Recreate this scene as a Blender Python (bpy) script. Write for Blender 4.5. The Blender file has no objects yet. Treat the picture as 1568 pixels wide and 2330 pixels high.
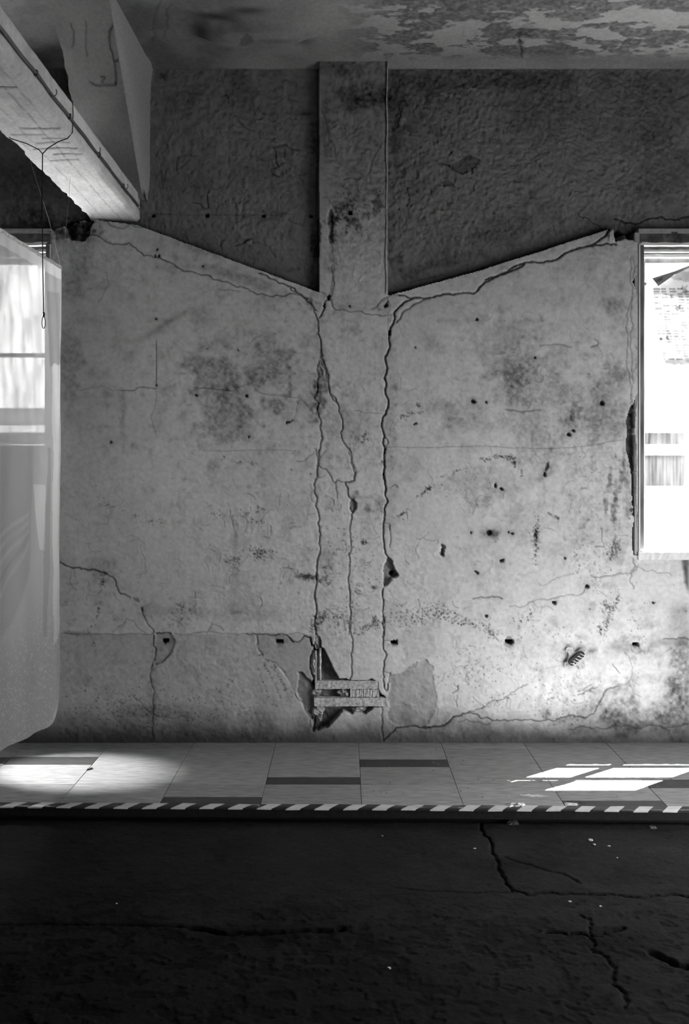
import bpy, math, random
import numpy as np
random.seed(7)
SC = bpy.context.scene
COL = SC.collection
# ------------------------------------------------------------------ camera
F = 1900.0; VX = 784.0; VY = 1075.0; CZ = 1.42; D = 4.2; S = F / D
cam = bpy.data.cameras.new('camera'); co = bpy.data.objects.new('camera', cam); COL.objects.link(co)
co.location = (0, 0, CZ); co.rotation_euler = (math.pi / 2, 0, 0)
cam.sensor_width = 36; cam.sensor_fit = 'AUTO'; cam.lens = F / 2330 * 36
cam.shift_x = 0.0; cam.shift_y = -(1165 - VY) / 2330; cam.clip_start = 0.05
SC.camera = co
# ------------------------------------------------------------------ sky, sun, exposure
SC.view_settings.view_transform = 'Standard'; SC.view_settings.look = 'None'
SC.view_settings.gamma = 1.0; SC.view_settings.use_curve_mapping = False
SC.view_settings.exposure = 0.1
W = bpy.data.worlds.new('sky'); SC.world = W; W.use_nodes = True
W.node_tree.nodes['Background'].inputs[0].default_value = (1, 1, 1, 1)
W.node_tree.nodes['Background'].inputs[1].default_value = 9.0
sl = bpy.data.lights.new('sun', 'SUN'); sl.energy = 340.0; sl.angle = math.radians(0.15)
so = bpy.data.objects.new('sun', sl); COL.objects.link(so)
from mathutils import Vector
SUN = Vector((-0.214, -0.149, -0.466)).normalized()
so.rotation_euler = SUN.to_track_quat('-Z', 'Y').to_euler(); so.location = (5, 8, 12)
# added spot lamp for the bright patch on the left tiles, source unknown
gl = bpy.data.lights.new('added_patch_spot', 'SPOT'); gl.energy = 1050.0; gl.spot_size = math.radians(14); gl.spot_blend = 0.85
gl.shadow_soft_size = 0.02
go = bpy.data.objects.new('added_patch_spot', gl); COL.objects.link(go)
go.location = (-3.1, 4.0, 1.3)
go.rotation_euler = (Vector((-1.25, 3.8, 0.06)) - go.location).to_track_quat('-Z', 'Y').to_euler()
SC.cycles.max_bounces = 10; SC.cycles.diffuse_bounces = 6; SC.cycles.transparent_max_bounces = 12
SC.cycles.sample_clamp_indirect = 0.0

# ------------------------------------------------------------------ helpers
def wp(px, py, d=D):
    return ((px - VX) / F * d, d, CZ + (VY - py) / F * d)

def mat(name, v=0.5, rough=0.85, noise=0.25, nscale=60, bump=0.3, bscale=180, bdist=0.001, attr=False, metal=0.0, stretch=(1, 1, 1), spec=0.3):
    m = bpy.data.materials.new(name); m.use_nodes = True
    nt = m.node_tree; b = nt.nodes['Principled BSDF']
    b.inputs['Roughness'].default_value = rough; b.inputs['Metallic'].default_value = metal
    b.inputs['Specular IOR Level'].default_value = spec
    tc = nt.nodes.new('ShaderNodeTexCoord'); mp = nt.nodes.new('ShaderNodeMapping')
    nt.links.new(tc.outputs['Object'], mp.inputs[0]); mp.inputs['Scale'].default_value = stretch
    n = nt.nodes.new('ShaderNodeTexNoise'); n.inputs['Scale'].default_value = nscale; n.inputs['Detail'].default_value = 6
    nt.links.new(mp.outputs[0], n.inputs['Vector'])
    r = nt.nodes.new('ShaderNodeMapRange'); r.inputs[1].default_value = 0.3; r.inputs[2].default_value = 0.7
    r.inputs[3].default_value = 1 - noise; r.inputs[4].default_value = 1 + noise
    nt.links.new(n.outputs[0], r.inputs[0])
    mx = nt.nodes.new('ShaderNodeMix'); mx.data_type = 'RGBA'; mx.blend_type = 'MULTIPLY'; mx.inputs[0].default_value = 1
    nt.links.new(r.outputs[0], mx.inputs[7])
    if attr:
        a = nt.nodes.new('ShaderNodeAttribute'); a.attribute_name = 'Col'; nt.links.new(a.outputs['Color'], mx.inputs[6])
    else:
        mx.inputs[6].default_value = (v, v, v, 1)
    nt.links.new(mx.outputs[2], b.inputs['Base Color'])
    if bump:
        n2 = nt.nodes.new('ShaderNodeTexNoise'); n2.inputs['Scale'].default_value = bscale; n2.inputs['Detail'].default_value = 5
        nt.links.new(mp.outputs[0], n2.inputs['Vector'])
        bp = nt.nodes.new('ShaderNodeBump'); bp.inputs['Strength'].default_value = bump; bp.inputs['Distance'].default_value = bdist
        nt.links.new(n2.outputs[0], bp.inputs['Height']); nt.links.new(bp.outputs[0], b.inputs['Normal'])
    return m

def link(name, me, m=None, parent=None, kind=None, label=None, cat=None, group=None):
    o = bpy.data.objects.new(name, me); COL.objects.link(o)
    if m and me is not None: me.materials.append(m)
    if parent: o.parent = parent
    if kind: o['kind'] = kind
    if label: o['label'] = label
    if cat: o['category'] = cat
    if group: o['group'] = group
    return o

def mesh(name, vs, fs, smooth=False, col=None):
    me = bpy.data.meshes.new(name); me.from_pydata([tuple(v) for v in vs], [], fs); me.update()
    if smooth: me.shade_smooth()
    if col is not None:
        at = me.color_attributes.new('Col', 'FLOAT_COLOR', 'POINT')
        a = np.ones((len(vs), 4), np.float32); a[:, :3] = np.asarray(col, np.float32).reshape(-1, 1) if np.ndim(col) else col
        at.data.foreach_set('color', a.ravel())
    return me

class MB:
    def __init__(s): s.v = []; s.f = []
    def add(s, vs, fs):
        n = len(s.v); s.v += [tuple(v) for v in vs]; s.f += [tuple(i + n for i in f) for f in fs]
    def box(s, x0, x1, y0, y1, z0, z1, nx=1, jit=0.0):
        x0, x1 = sorted((x0, x1)); y0, y1 = sorted((y0, y1)); z0, z1 = sorted((z0, z1))
        vs = []; fs = []
        for i in range(nx + 1):
            x = x0 + (x1 - x0) * i / nx; j = lambda: random.uniform(-jit, jit)
            vs += [(x, y0 + j(), z0 + j()), (x, y1, z0 + j()), (x, y1, z1 + j()), (x, y0 + j(), z1 + j())]
        for i in range(nx):
            a = 4 * i; b = a + 4
            for k in range(4):
                l = (k + 1) % 4; fs.append((a + k, b + k, b + l, a + l))
        fs.append((0, 3, 2, 1)[::1]); e = 4 * nx; fs.append((e, e + 1, e + 2, e + 3))
        fs = [f[::-1] for f in fs]
        s.add(vs, fs)
    def tube(s, pts, r, n=8):
        pts = [Vector(p) for p in pts]; vs = []; fs = []
        for i, p in enumerate(pts):
            t = (pts[min(i + 1, len(pts) - 1)] - pts[max(i - 1, 0)]).normalized()
            a = t.orthogonal().normalized() if i == 0 else (pa - t * pa.dot(t)).normalized()
            pa = a; b = t.cross(a); rr = r[i] if hasattr(r, '__len__') else r
            vs += [p + (a * math.cos(2 * math.pi * k / n) + b * math.sin(2 * math.pi * k / n)) * rr for k in range(n)]
        for i in range(len(pts) - 1):
            for k in range(n):
                l = (k + 1) % n; fs.append((i * n + k, i * n + l, i * n + n + l, i * n + n + k))
        fs.append(tuple(range(n))[::-1]); e = (len(pts) - 1) * n; fs.append(tuple(e + k for k in range(n)))
        s.add(vs, fs)
    def prism(s, poly, y0, y1):      # polygon in x,z extruded in y (y0 near the room)
        n = len(poly); vs = [(x, y0, z) for x, z in poly] + [(x, y1, z) for x, z in poly]
        fs = [tuple(range(n)), tuple(range(2 * n - 1, n - 1, -1))] + [(k, k + n, (k + 1) % n + n, (k + 1) % n) for k in range(n)]
        s.add(vs, fs)
    def mesh(s, name, smooth=False, col=None, bevel=0):
        me = mesh(name, s.v, s.f, smooth, col)
        import bmesh
        bm = bmesh.new(); bm.from_mesh(me); bmesh.ops.recalc_face_normals(bm, faces=bm.faces)
        bm.to_mesh(me); bm.free()
        return me

# ------------------------------------------------------------------ relief fields (real geometry)
def vnoise(nx, ny, cx, cy, rng, x0=0.0, y0=0.0):
    gx = int(nx / cx) + 3; gy = int(ny / cy) + 3
    g = rng.random((gy, gx)).astype(np.float32)
    x = np.arange(nx) / cx; y = np.arange(ny) / cy
    xi = x.astype(int); yi = y.astype(int); fx = x - xi; fy = y - yi
    fx = (fx * fx * (3 - 2 * fx)).astype(np.float32); fy = (fy * fy * (3 - 2 * fy)).astype(np.float32)[:, None]
    a = g[yi][:, xi]; b = g[yi][:, xi + 1]; c = g[yi + 1][:, xi]; d = g[yi + 1][:, xi + 1]
    return (a * (1 - fx) + b * fx) * (1 - fy) + (c * (1 - fx) + d * fx) * fy - 0.5

def sst(a, b, x):
    t = np.clip((x - a) / (b - a), 0, 1); return t * t * (3 - 2 * t)

class Field:
    """height h (metres) and albedo c on a grid; features given in photo pixels, laid onto the real surface by tr"""
    def __init__(s, x0, y0, x1, y1, step, base, tr=lambda x, y: (x, y), seed=1):
        s.x0, s.y0, s.st = x0, y0, step
        s.nx = int((x1 - x0) / step) + 1; s.ny = int((y1 - y0) / step) + 1
        s.rng = np.random.default_rng(seed); s.r = random.Random(seed); s.tr = tr
        s.h = np.zeros((s.ny, s.nx), np.float32); s.c = np.full((s.ny, s.nx), base, np.float32)
        s.X, s.Y = np.meshgrid(x0 + step * np.arange(s.nx), y0 + step * np.arange(s.ny))
        s.gn = s.fbm(7, 3, .7); s.X = s.X.astype(np.float32); s.Y = s.Y.astype(np.float32)
    def fbm(s, cell, octs=4, gain=0.55, asp=1.0):
        t = np.zeros((s.ny, s.nx), np.float32); a = 1.0
        for o in range(octs):
            c = cell / s.st / 2 ** o
            if c < 1.0: break
            t += a * vnoise(s.nx, s.ny, c * asp, c, s.rng); a *= gain
        return t
    def win(s, xa, ya, xb, yb):
        i0 = max(0, int((xa - s.x0) / s.st)); i1 = min(s.nx, int((xb - s.x0) / s.st) + 2)
        j0 = max(0, int((ya - s.y0) / s.st)); j1 = min(s.ny, int((yb - s.y0) / s.st) + 2)
        if i1 <= i0 or j1 <= j0: return None
        return (slice(j0, j1), slice(i0, i1))
    def frac(s, pts, amp, closed=False, mind=5):
        pts = [tuple(p) for p in pts]
        if closed: pts = pts + [pts[0]]
        while True:
            out = [pts[0]]; ch = False
            for a, b in zip(pts, pts[1:]):
                l = math.hypot(b[0] - a[0], b[1] - a[1])
                if l > mind:
                    k = s.r.uniform(-amp, amp) * l; ch = True
                    out.append(((a[0] + b[0]) / 2 - (b[1] - a[1]) / l * k, (a[1] + b[1]) / 2 + (b[0] - a[0]) / l * k))
                out.append(b)
            pts = out
            if not ch: return pts[:-1] if closed else pts
    def P(s, fr, pts):
        ox, oy, sc = fr
        return [s.tr(ox + x / sc, oy + y / sc) for x, y in pts]
    def crack(s, pts, w=1.3, dep=0.006, dark=0.75, fr=(0, 0, 1), amp=0.14, vary=0.5, lip=0.0):
        pts = s.frac(s.P(fr, pts), amp)
        w = w * .8; ww = w
        for a, b in zip(pts, pts[1:]):
            ww = w * (1 + vary * s.r.uniform(-1, 1)); rad = ww * 2.2 + 2.5
            q = s.win(min(a[0], b[0]) - rad, min(a[1], b[1]) - rad, max(a[0], b[0]) + rad, max(a[1], b[1]) + rad)
            if q is None: continue
            X = s.X[q]; Y = s.Y[q]; dx, dy = b[0] - a[0], b[1] - a[1]; L = dx * dx + dy * dy + 1e-9
            t = np.clip(((X - a[0]) * dx + (Y - a[1]) * dy) / L, 0, 1)
            d = np.hypot(X - a[0] - t * dx, Y - a[1] - t * dy)
            k = np.clip(1 - d / (ww + 1.3), 0, 1)
            s.m[q] = np.maximum(s.m[q], k * dep) if hasattr(s, 'm') else 0
            s.d[q] = np.maximum(s.d[q], np.clip(k * 1.3, 0, 1) * dark)  # dirt and shade inside the crack both go into the colour
            if lip: s.l[q] = np.maximum(s.l[q], np.exp(-((d - ww - 3) / 2.5) ** 2) * lip)
    def begin(s):
        s.m = np.zeros_like(s.h); s.d = np.zeros_like(s.h); s.l = np.zeros_like(s.h)
    def end(s):
        s.h += s.l - s.m; s.c *= 1 - s.d; s.begin()
    def mask(s, pts, soft=1.0):
        xs = [p[0] for p in pts]; ys = [p[1] for p in pts]; pad = soft * 2 + 4
        q = s.win(min(xs) - pad, min(ys) - pad, max(xs) + pad, max(ys) + pad)
        if q is None: return None, None
        X = s.X[q]; Y = s.Y[q]; ins = np.zeros(X.shape, bool); n = len(pts)
        for i in range(n):
            x1, y1 = pts[i]; x2, y2 = pts[(i + 1) % n]
            if y1 == y2: continue
            ins ^= ((Y < y1) != (Y < y2)) & (X < (x2 - x1) * (Y - y1) / (y2 - y1) + x1)
        m = ins.astype(np.float32); k = int(soft / s.st)
        for _ in range(2 if k > 0 else 0):
            for ax in (0, 1):
                acc = np.zeros_like(m); cnt = 0
                for o in range(-k, k + 1): acc += np.roll(m, o, ax); cnt += 1
                m = acc / cnt
        return q, m
    def poly(s, pts, dh=0.0, mul=None, setc=None, soft=0, fr=(0, 0, 1), amp=0.12, rough=0.0):
        q, m = s.mask(s.frac(s.P(fr, pts), amp, True), soft)
        if q is None: return
        s.h[q] += m * dh
        if rough: s.h[q] += m * rough * s.fbm(14, 3)[q] * 2
        if mul is not None: s.c[q] *= 1 + m * (mul - 1)
        if setc is not None: s.c[q] = s.c[q] * (1 - m) + setc * m
    def ell(s, cx, cy, rx, ry, ang=0):
        a = math.radians(ang); q = s.win(cx - 3 * max(rx, ry), cy - 3 * max(rx, ry), cx + 3 * max(rx, ry), cy + 3 * max(rx, ry))
        if q is None: return None, None
        X = s.X[q] - cx; Y = s.Y[q] - cy
        u = (X * math.cos(a) + Y * math.sin(a)) / rx; v = (-X * math.sin(a) + Y * math.cos(a)) / ry
        return q, np.exp(-(u * u + v * v))
    def stain(s, cx, cy, rx, ry, k=0.4, ang=0, cell=30, hard=0.0, sc=1.0):
        cx, cy = s.tr(cx, cy); q, g = s.ell(cx, cy, rx * sc, ry * sc, ang)
        if q is None: return
        n = s.fbm(cell, 5)[q] if cell else 0
        s.c[q] *= 1 - k * ((sst(0.12, 0.85 - hard * .4, g + n * 0.75) * (1 + .9 * s.gn[q])) if cell else g)
    def hole(s, cx, cy, r, dep=0.02, ry=None, dark=0.8, halo=0.0):
        cx, cy = s.tr(cx, cy); q, g = s.ell(cx, cy, r, ry or r)
        if q is None: return
        k = sst(0.3, 0.62, g * (1 + 1.6 * s.gn[q]) + .25 * s.gn[q]); s.h[q] -= k * dep; s.c[q] *= 1 - k * dark
        if halo:
            q, g = s.ell(cx, cy, r * 3, (ry or r) * 3); s.c[q] *= 1 - halo * g
    def dots(s, cx, cy, rx, ry, n, ang=0, r=(0.8, 1.8), dark=0.75):
        a = math.radians(ang)
        n = int(n * .9) if n > 20 else n; dark0 = dark
        for _ in range(n):
            dark = dark0 * s.r.uniform(.45, .95)
            u = s.r.gauss(0, .5) * rx; v = s.r.gauss(0, .5) * ry
            x, y = s.tr(cx + u * math.cos(a) - v * math.sin(a), cy + u * math.sin(a) + v * math.cos(a))
            rr = s.r.uniform(*r); q = s.win(x - rr - 1, y - rr - 1, x + rr, y + rr)
            if q is None: continue
            d = np.hypot(s.X[q] - x, s.Y[q] - y); k = np.clip(1.6 - d / rr, 0, 1)
            s.c[q] *= 1 - k * dark; s.h[q] -= k * 0.0006
    def stroke(s, x0, y0, x1, y1, w, dark=0.6, thr=0.0):
        n = max(2, int(math.hypot(x1 - x0, y1 - y0) * w / 10))
        for _ in range(n):
            t = s.r.random(); o = s.r.gauss(0, .4) * w
            s.dots(x0 + (x1 - x0) * t + o, y0 + (y1 - y0) * t + s.r.uniform(-1, 1), .3, .3, 1, 0, (1.0, 1.9), dark)
    def quads(s, keep=None):
        idx = np.arange(s.nx * s.ny).reshape(s.ny, s.nx)
        q = np.stack([idx[:-1, :-1], idx[1:, :-1], idx[1:, 1:], idx[:-1, 1:]], -1)
        return q[keep] if keep is not None else q.reshape(-1, 4)
    def build(s, name, pos, keep=None, flip=False):
        """pos(field) -> (ny,nx,3)"""
        q = s.quads(keep).reshape(-1, 4)
        if flip: q = q[:, ::-1]
        P = pos.reshape(-1, 3); used, inv = np.unique(q.ravel(), return_inverse=True)
        P = P[used].astype(np.float32); C = s.c.ravel()[used]; q = inv.astype(np.int32)
        me = bpy.data.meshes.new(name); me.vertices.add(len(P)); me.vertices.foreach_set('co', P.ravel())
        nf = len(q) // 4; me.loops.add(nf * 4); me.loops.foreach_set('vertex_index', q)
        me.polygons.add(nf); me.polygons.foreach_set('loop_start', np.arange(nf, dtype=np.int32) * 4)
        me.update(calc_edges=True); me.shade_smooth()
        at = me.color_attributes.new('Col', 'FLOAT_COLOR', 'POINT')
        a = np.ones((len(P), 4), np.float32); a[:, :3] = np.clip(C, 0.002, 0.9)[:, None]; at.data.foreach_set('color', a.ravel())
        return me

# ------------------------------------------------------------------ materials
M_wall = mat('aged_plaster', attr=True, rough=0.9, noise=0.10, nscale=45, bump=0.45, bscale=170, bdist=0.0015, spec=0.15)
M_ceil = mat('aged_ceiling_paint', attr=True, rough=0.9, noise=0.12, nscale=60, bump=0.4, bscale=120, bdist=0.0015, spec=0.15)
M_asph = mat('old_asphalt', attr=True, rough=0.8, noise=0.4, nscale=120, bump=0.6, bscale=220, bdist=0.002, spec=0.08)
M_beam = mat('rough_concrete', attr=True, rough=0.9, noise=0.10, nscale=70, bump=0.4, bscale=140, bdist=0.0015, spec=0.15)
M_tile = mat('pale_floor_tile', 0.26, rough=0.55, noise=0.28, nscale=14, bump=0.15, bscale=60, stretch=(1, 6, 1))
M_tile2 = mat('greyer_floor_tile', 0.22, rough=0.55, noise=0.28, nscale=14, bump=0.15, bscale=60, stretch=(1, 6, 1))
M_tiled = mat('dark_floor_tile', 0.045, rough=0.6, noise=0.35, nscale=20, bump=0.2, bscale=60, stretch=(1, 7, 1))
M_black = mat('black_painted_steel', 0.012, rough=0.7, noise=0.4, bump=0.2)
M_wood = mat('peeling_window_paint', 0.35, rough=0.7, noise=0.45, nscale=25, bump=0.5, bscale=60, stretch=(1, 1, .3))
M_woodw = mat('white_window_paint', 0.72, rough=0.5, noise=0.08, nscale=20, bump=0.2, bscale=60)
M_woodd = mat('bare_weathered_wood', 0.10, rough=0.85, noise=0.6, nscale=22, bump=0.6, bscale=60)
M_jamb = mat('grimy_jamb_paint', 0.13, rough=0.8, noise=0.6, nscale=18, bump=0.5, bscale=60, stretch=(1, 1, .25))
M_steel = mat('galvanised_steel', 0.6, rough=0.35, noise=0.15, metal=0.6, bump=0.1)
M_dsteel = mat('dark_steel', 0.10, rough=0.5, noise=0.3, metal=0.3, bump=0.1)
M_cord = mat('black_cord', 0.01, rough=0.8, noise=0.2, bump=0)
M_cordw = mat('pale_thread', 0.30, rough=0.8, noise=0.1, bump=0)
M_white = mat('white_tape', 0.5, rough=0.4, noise=0.1, nscale=30, bump=0.2, bscale=30)
M_blk = mat('black_tape', 0.02, rough=0.35, noise=0.2, nscale=30, bump=0.2, bscale=30)
M_mort = mat('broken_mortar', 0.35, rough=0.95, noise=0.45, nscale=50, bump=0.8, bscale=90, bdist=0.004)
M_batten = mat('flaking_white_batten', 0.50, rough=0.8, noise=0.45, nscale=70, bump=0.4, bscale=90)
M_facade = mat('pale_cladding', 0.08, rough=0.9, noise=0.15, nscale=3, bump=0, stretch=(8, 1, .3))
M_terr = mat('pale_terrace', 0.05, rough=0.9, noise=0.1, nscale=2, bump=0)
M_room = mat('dim_room_plaster', 0.05, rough=0.95, noise=0.15, nscale=4, bump=0.3, bscale=30, bdist=.003)

RD = 0.045                        # depth of the upper wall panels
zc = 3.493                        # ceiling height
PT = 0.06                         # platform height

# ================================================================== BACK WALL
w = Field(-300, 130, 1990, 1706, 2.1, 0.62, seed=3)
RS = (D + RD) / D
def TR(x, y): return (VX + (x - VX) * RS, VY + (y - VY) * RS)
def ID(x, y): return (x, y)
X, Y = w.X, w.Y
# lower wall outline
lowx = [-400, 118, 150, 205, 313, 725, 727, 881, 883, 1100, 1395, 1400, 1452, 2100]
lowy = [524, 524, 512, 497, 512, 664, 100, 100, 672, 612, 518, 535, 528, 524]
wob = w.fbm(20, 3) * 1.5
edge = np.interp(X[0], lowx, lowy)[None, :] + wob * (np.abs(X - 804) > 90)
rec = (Y < edge) & ((X < 726.5 + wob * .5) | (X > 882.5 + wob * .5))
pil = (X >= 725) & (X <= 884) & (Y < 668) & ~rec
low = ~rec & ~pil
# broad colour: darker upper panels, with the weaker light up high painted in
w.c *= 1 + 0.10 * w.fbm(240, 5) + 0.06 * w.fbm(30, 4)
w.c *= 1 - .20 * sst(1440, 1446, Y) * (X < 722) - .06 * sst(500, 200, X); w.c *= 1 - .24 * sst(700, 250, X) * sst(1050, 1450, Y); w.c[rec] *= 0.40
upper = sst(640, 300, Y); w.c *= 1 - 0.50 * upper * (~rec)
# general relief
n_big = w.fbm(150, 3); n_mid = w.fbm(26, 4, 0.6); n_fine = w.fbm(8, 2, 0.8)
w.h += 0.004 * n_big + 0.0018 * n_mid
amp = 0.0009 + 0.0014 * sst(640, 500, Y) * (X > 740) + .0005 * sst(640, 500, Y) + 0.0007 * sst(300, 900, Y) * (X > 700) * sst(1250, 1000, Y) + .0006 * sst(.0, .3, w.fbm(180, 3))
amp *= 1 - 0.65 * ((X < 420) & (Y > 600) & (Y < 1500))
amp += .0011 * rec; amp *= 1 - .35 * sst(600, 700, Y); w.h += amp * 1.5 * n_fine + .0005 * w.fbm(5, 1)
# shallow trowel scales
rid = np.abs(w.fbm(60, 3)); w.h += 0.0012 * sst(0.04, 0.0, rid) * sst(0.0, .25, w.fbm(200, 2)) * 0.6
w.begin()
def arcs(n, xa, ya, xb, yb, ln, wd, dk):
    for _ in range(n):
        x, y = random.uniform(xa, xb), random.uniform(ya, yb); t = random.uniform(0, 6.28); k = random.choice((-1, 1)) * random.uniform(.1, .5); pp = [(x, y)]
        for _ in range(random.randint(2, 6)):
            x += ln * math.cos(t); y += ln * math.sin(t); t += k + random.uniform(-.5, .5); pp.append((x, y))
        w.crack(pp, wd, .0025, dk * random.uniform(.5, 1), lip=.0008)
arcs(90, 440, 1120, 1420, 1420, 7, .55, .38); arcs(50, 900, 700, 1420, 1120, 7, .5, .3); arcs(30, 160, 1150, 560, 1420, 8, .45, .28); arcs(40, 900, 1430, 1560, 1640, 7, .5, .35)
arcs(45, 340, 200, 720, 560, 9, .7, .35); arcs(50, 890, 180, 1500, 520, 8, .8, .35); arcs(16, 735, 300, 875, 640, 9, .6, .35)
# ---- cracks (lower wall)
A = (100, 480, 2.376); B = (660, 600, 2.703); C_ = (860, 0, 2.215); E = (640, 1020, 4.3556); G = (560, 1400, 3.409); H = (960, 1480, 2.579); I = (120, 1250, 3.136); J = (1000, 1180, 2.761); K = (420, 760, 4.9)
ck = w.crack
ck([(90,150),(150,135),(240,130),(320,155),(385,178),(455,172),(500,205),(540,243),(610,250),(700,285),(790,325),(870,345),(920,372),(1040,412),(1120,435),(1190,450),(1245,458),(1330,443),(1385,455)], 1.0, .006, .7, A)
ck([(1160,335),(1230,368),(1310,400),(1385,452),(1440,500)], 1.3, .008, .8, A)
ck([(1385,455),(1440,470),(1475,540)], .8, .004, .6, A)
ck([(940,420),(1000,428),(1060,436)], .6, .003, .5, A)
ck([(330,50),(380,85),(430,95),(460,72),(490,85),(530,88)], .7, .004, .6, A)
ck([(330,330),(345,400),(320,450),(290,500)], .5, .002, .4, A); ck([(605,700),(606,850),(605,960)], .5, .003, .55, A, .03); ck([(355,890),(355,990)], .4, .002, .35)
ck([(415,972),(490,968),(600,962)], 1.0, .003, .6, A); ck([(200,972),(415,970)], .5, .002, .3, A)
ck([(0,148),(60,185),(130,245),(160,320),(175,390),(187,470),(192,580),(215,640),(235,740),(245,800),(295,865),(318,950),(310,1040),(330,1100),(368,1140),(375,1220),(400,1280),(395,1335),(340,1345),(355,1400)], 1.0, .006, .75, B)
ck([(187,470),(192,580),(235,740),(245,800),(295,865)], 1.2, .007, .6, B)
ck([(190,590),(165,650),(168,760),(175,860),(190,980),(195,1040),(185,1110),(180,1180),(172,1220),(172,1310)], 1.2, .006, .6, B, .18)
ck([(180,600),(200,690)], .8, .004, .6, B); ck([(192,590),(228,670)], .8, .004, .6, B)
ck([(180,170),(235,205),(265,270),(285,285),(370,297),(450,300),(500,312),(560,320),(610,315),(640,300)], .7, .004, .6, B)
ck([(235,205),(210,250),(205,285),(180,330)], 1.2, .007, .8, B); ck([(262,0),(270,130),(260,190),(235,205)], .8, .004, .6, B)
ck([(500,275),(560,225),(600,205),(640,190),(660,190)], .7, .004, .6, B); ck([(600,205),(605,300),(600,400)], .5, .003, .35, B)
ck([(660,190),(740,212),(850,210),(940,185),(1000,192),(1130,183),(1180,130),(1240,95),(1310,65),(1370,35),(1440,0)], 1.7, .012, .9, B, .12, .7)
ck([(540,1410),(590,1395),(650,1370),(700,1335),(760,1320),(830,1322),(885,1310),(930,1285),(1000,1255),(1050,1240),(1110,1215),(1150,1185),(1175,1150)], 1.9, .014, .92, C_, .1, .6)
ck([(1050,1240),(1110,1233),(1200,1230)], 2.0, .012, .9, C_); ck([(850,210),(780,240),(740,275),(695,295),(680,330),(655,360)], 1.0, .006, .8, B)
ck([(760,212),(700,235),(640,300),(645,330),(615,400),(610,440),(615,500),(585,570),(598,645),(578,705),(592,740),(585,790),(605,840),(600,890),(568,950),(565,1010),(580,1065),(570,1100),(585,1150),(578,1200),(575,1300),(587,1370),(587,1406)], 1.5, .012, .93, B, .1, .5)
ck([(580,1065),(603,1095),(590,1130),(585,1150)], .9, .005, .7, B); ck([(1370,1050),(400,905)][::-1][:1] + [(530,920),(570,930)], .5, .003, .4, B)
ck([(0,822),(60,835),(120,900),(165,930)], .5, .003, .35, B)
ck([(1025,0),(1020,100),(1022,200),(1012,300),(1035,390),(1030,470),(1055,530),(1020,600),(1025,660),(1012,750),(1012,900),(1020,990),(1030,1040),(1060,1080)], 1.1, .009, .88, E, .06)
ck([(1015,1380),(1000,1440),(1010,1500),(1005,1600),(1015,1680),(1000,1740),(1018,1800),(1010,1870)], 1.0, .007, .8, E, .1)
ck([(1030,740),(1070,750),(1080,840),(1085,900),(1070,980)], .7, .004, .5, E); ck([(970,1720),(1005,1740)], .6, .003, .5, E)
ck([(330,0),(345,60),(360,130),(355,230),(350,290),(325,350),(325,430),(355,490),(345,590),(375,680),(375,800),(380,900),(385,1010),(365,1080),(350,1170),(345,1300),(335,1400),(340,1530),(350,1620),(330,1720),(340,1840)], 1.1, .006, .6, E, .16)
ck([(385,1010),(365,1080),(350,1170),(345,1300),(335,1400),(340,1530),(350,1620)], 1.2, .006, .7, E, .1)
ck([(150,125),(230,125),(270,80),(330,30)], .6, .003, .5, E); ck([(365,130),(390,80),(430,35)], .5, .003, .4, E)
ck([(680,0),(690,130),(730,200),(740,240),(720,320)], .7, .004, .5, E); ck([(720,320),(635,335),(660,390),(665,470),(690,500)], 1.0, .006, .8, E)
ck([(695,650),(688,720),(685,850),(697,980),(668,1060),(675,1180),(672,1400),(672,1560),(690,1650),(685,1780),(670,1850)], .9, .005, .7, E, .1)
ck([(365,170),(440,205),(480,260),(500,310),(530,345),(550,315),(620,335)], 1.2, .005, .6, E, .2); ck([(530,345),(540,420),(555,490)], .5, .003, .4, E)
ck([(350,290),(400,290),(430,270)], .5, .003, .4, E)
ck([(800,40),(815,150),(820,280),(815,400),(805,490)], .9, .005, .65, G); ck([(1062,0),(1068,120),(1062,220),(1068,400),(1070,480),(1085,590),(1105,520),(1115,450)], .9, .006, .75, G)
ck([(1068,430),(1110,450)], .5, .003, .5, G); ck([(1068,195),(1120,200)], .5, .003, .5, G)
ck([(1050,710),(1060,830),(1050,880),(1060,970)], .9, .005, .7, G)
ck([(0,145),(75,150),(180,155),(250,145),(320,160)], 1.1, .006, .7, G); ck([(320,160),(360,205),(400,210),(450,160)], 1.1, .006, .85, G, .1); ck([(320,150),(450,152)], .6, .003, .5, G)
ck([(450,160),(500,170),(525,250),(525,500),(530,560)], 1.5, .01, .85, G)
ck([(1065,975),(1110,930),(1160,875),(1240,868),(1390,880),(1500,865),(1568,840)], 1.2, .008, .88, G, .1)
ck([(75,155),(85,250),(150,350),(240,382),(300,450),(330,500),(380,600),(440,680),(500,800),(515,900)], .8, .004, .5, G)
ck([(0,457),(90,450),(130,445),(185,390),(240,370),(280,360)], 1.2, .008, .85, H); ck([(280,360),(330,345),(380,320),(430,293),(500,270),(550,235),(620,200)], .7, .004, .6, H)
ck([(280,365),(345,400),(430,412),(530,412),(600,408),(700,415),(780,415),(830,395),(900,388),(965,395),(1010,370),(1040,310),(1070,250),(1110,220),(1150,210)], .9, .006, .75, H)
ck([(210,420),(260,405),(330,420),(380,438),(415,415)], .6, .004, .5, H); ck([(860,465),(1000,460),(1280,462),(1350,435),(1568,430)], .7, .004, .6, H)
ck([(915,262),(960,240),(1030,215)], .8, .004, .6, H); ck([(945,235),(995,200)], .8, .004, .6, H); ck([(700,330),(780,280)], .5, .003, .4, H)
ck([(180,252),(210,235),(213,205)], .8, .004, .7, H); ck([(207,265),(207,330)], .7, .004, .5, H); ck([(1120,80),(1165,135)], .7, .004, .6, H)
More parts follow.
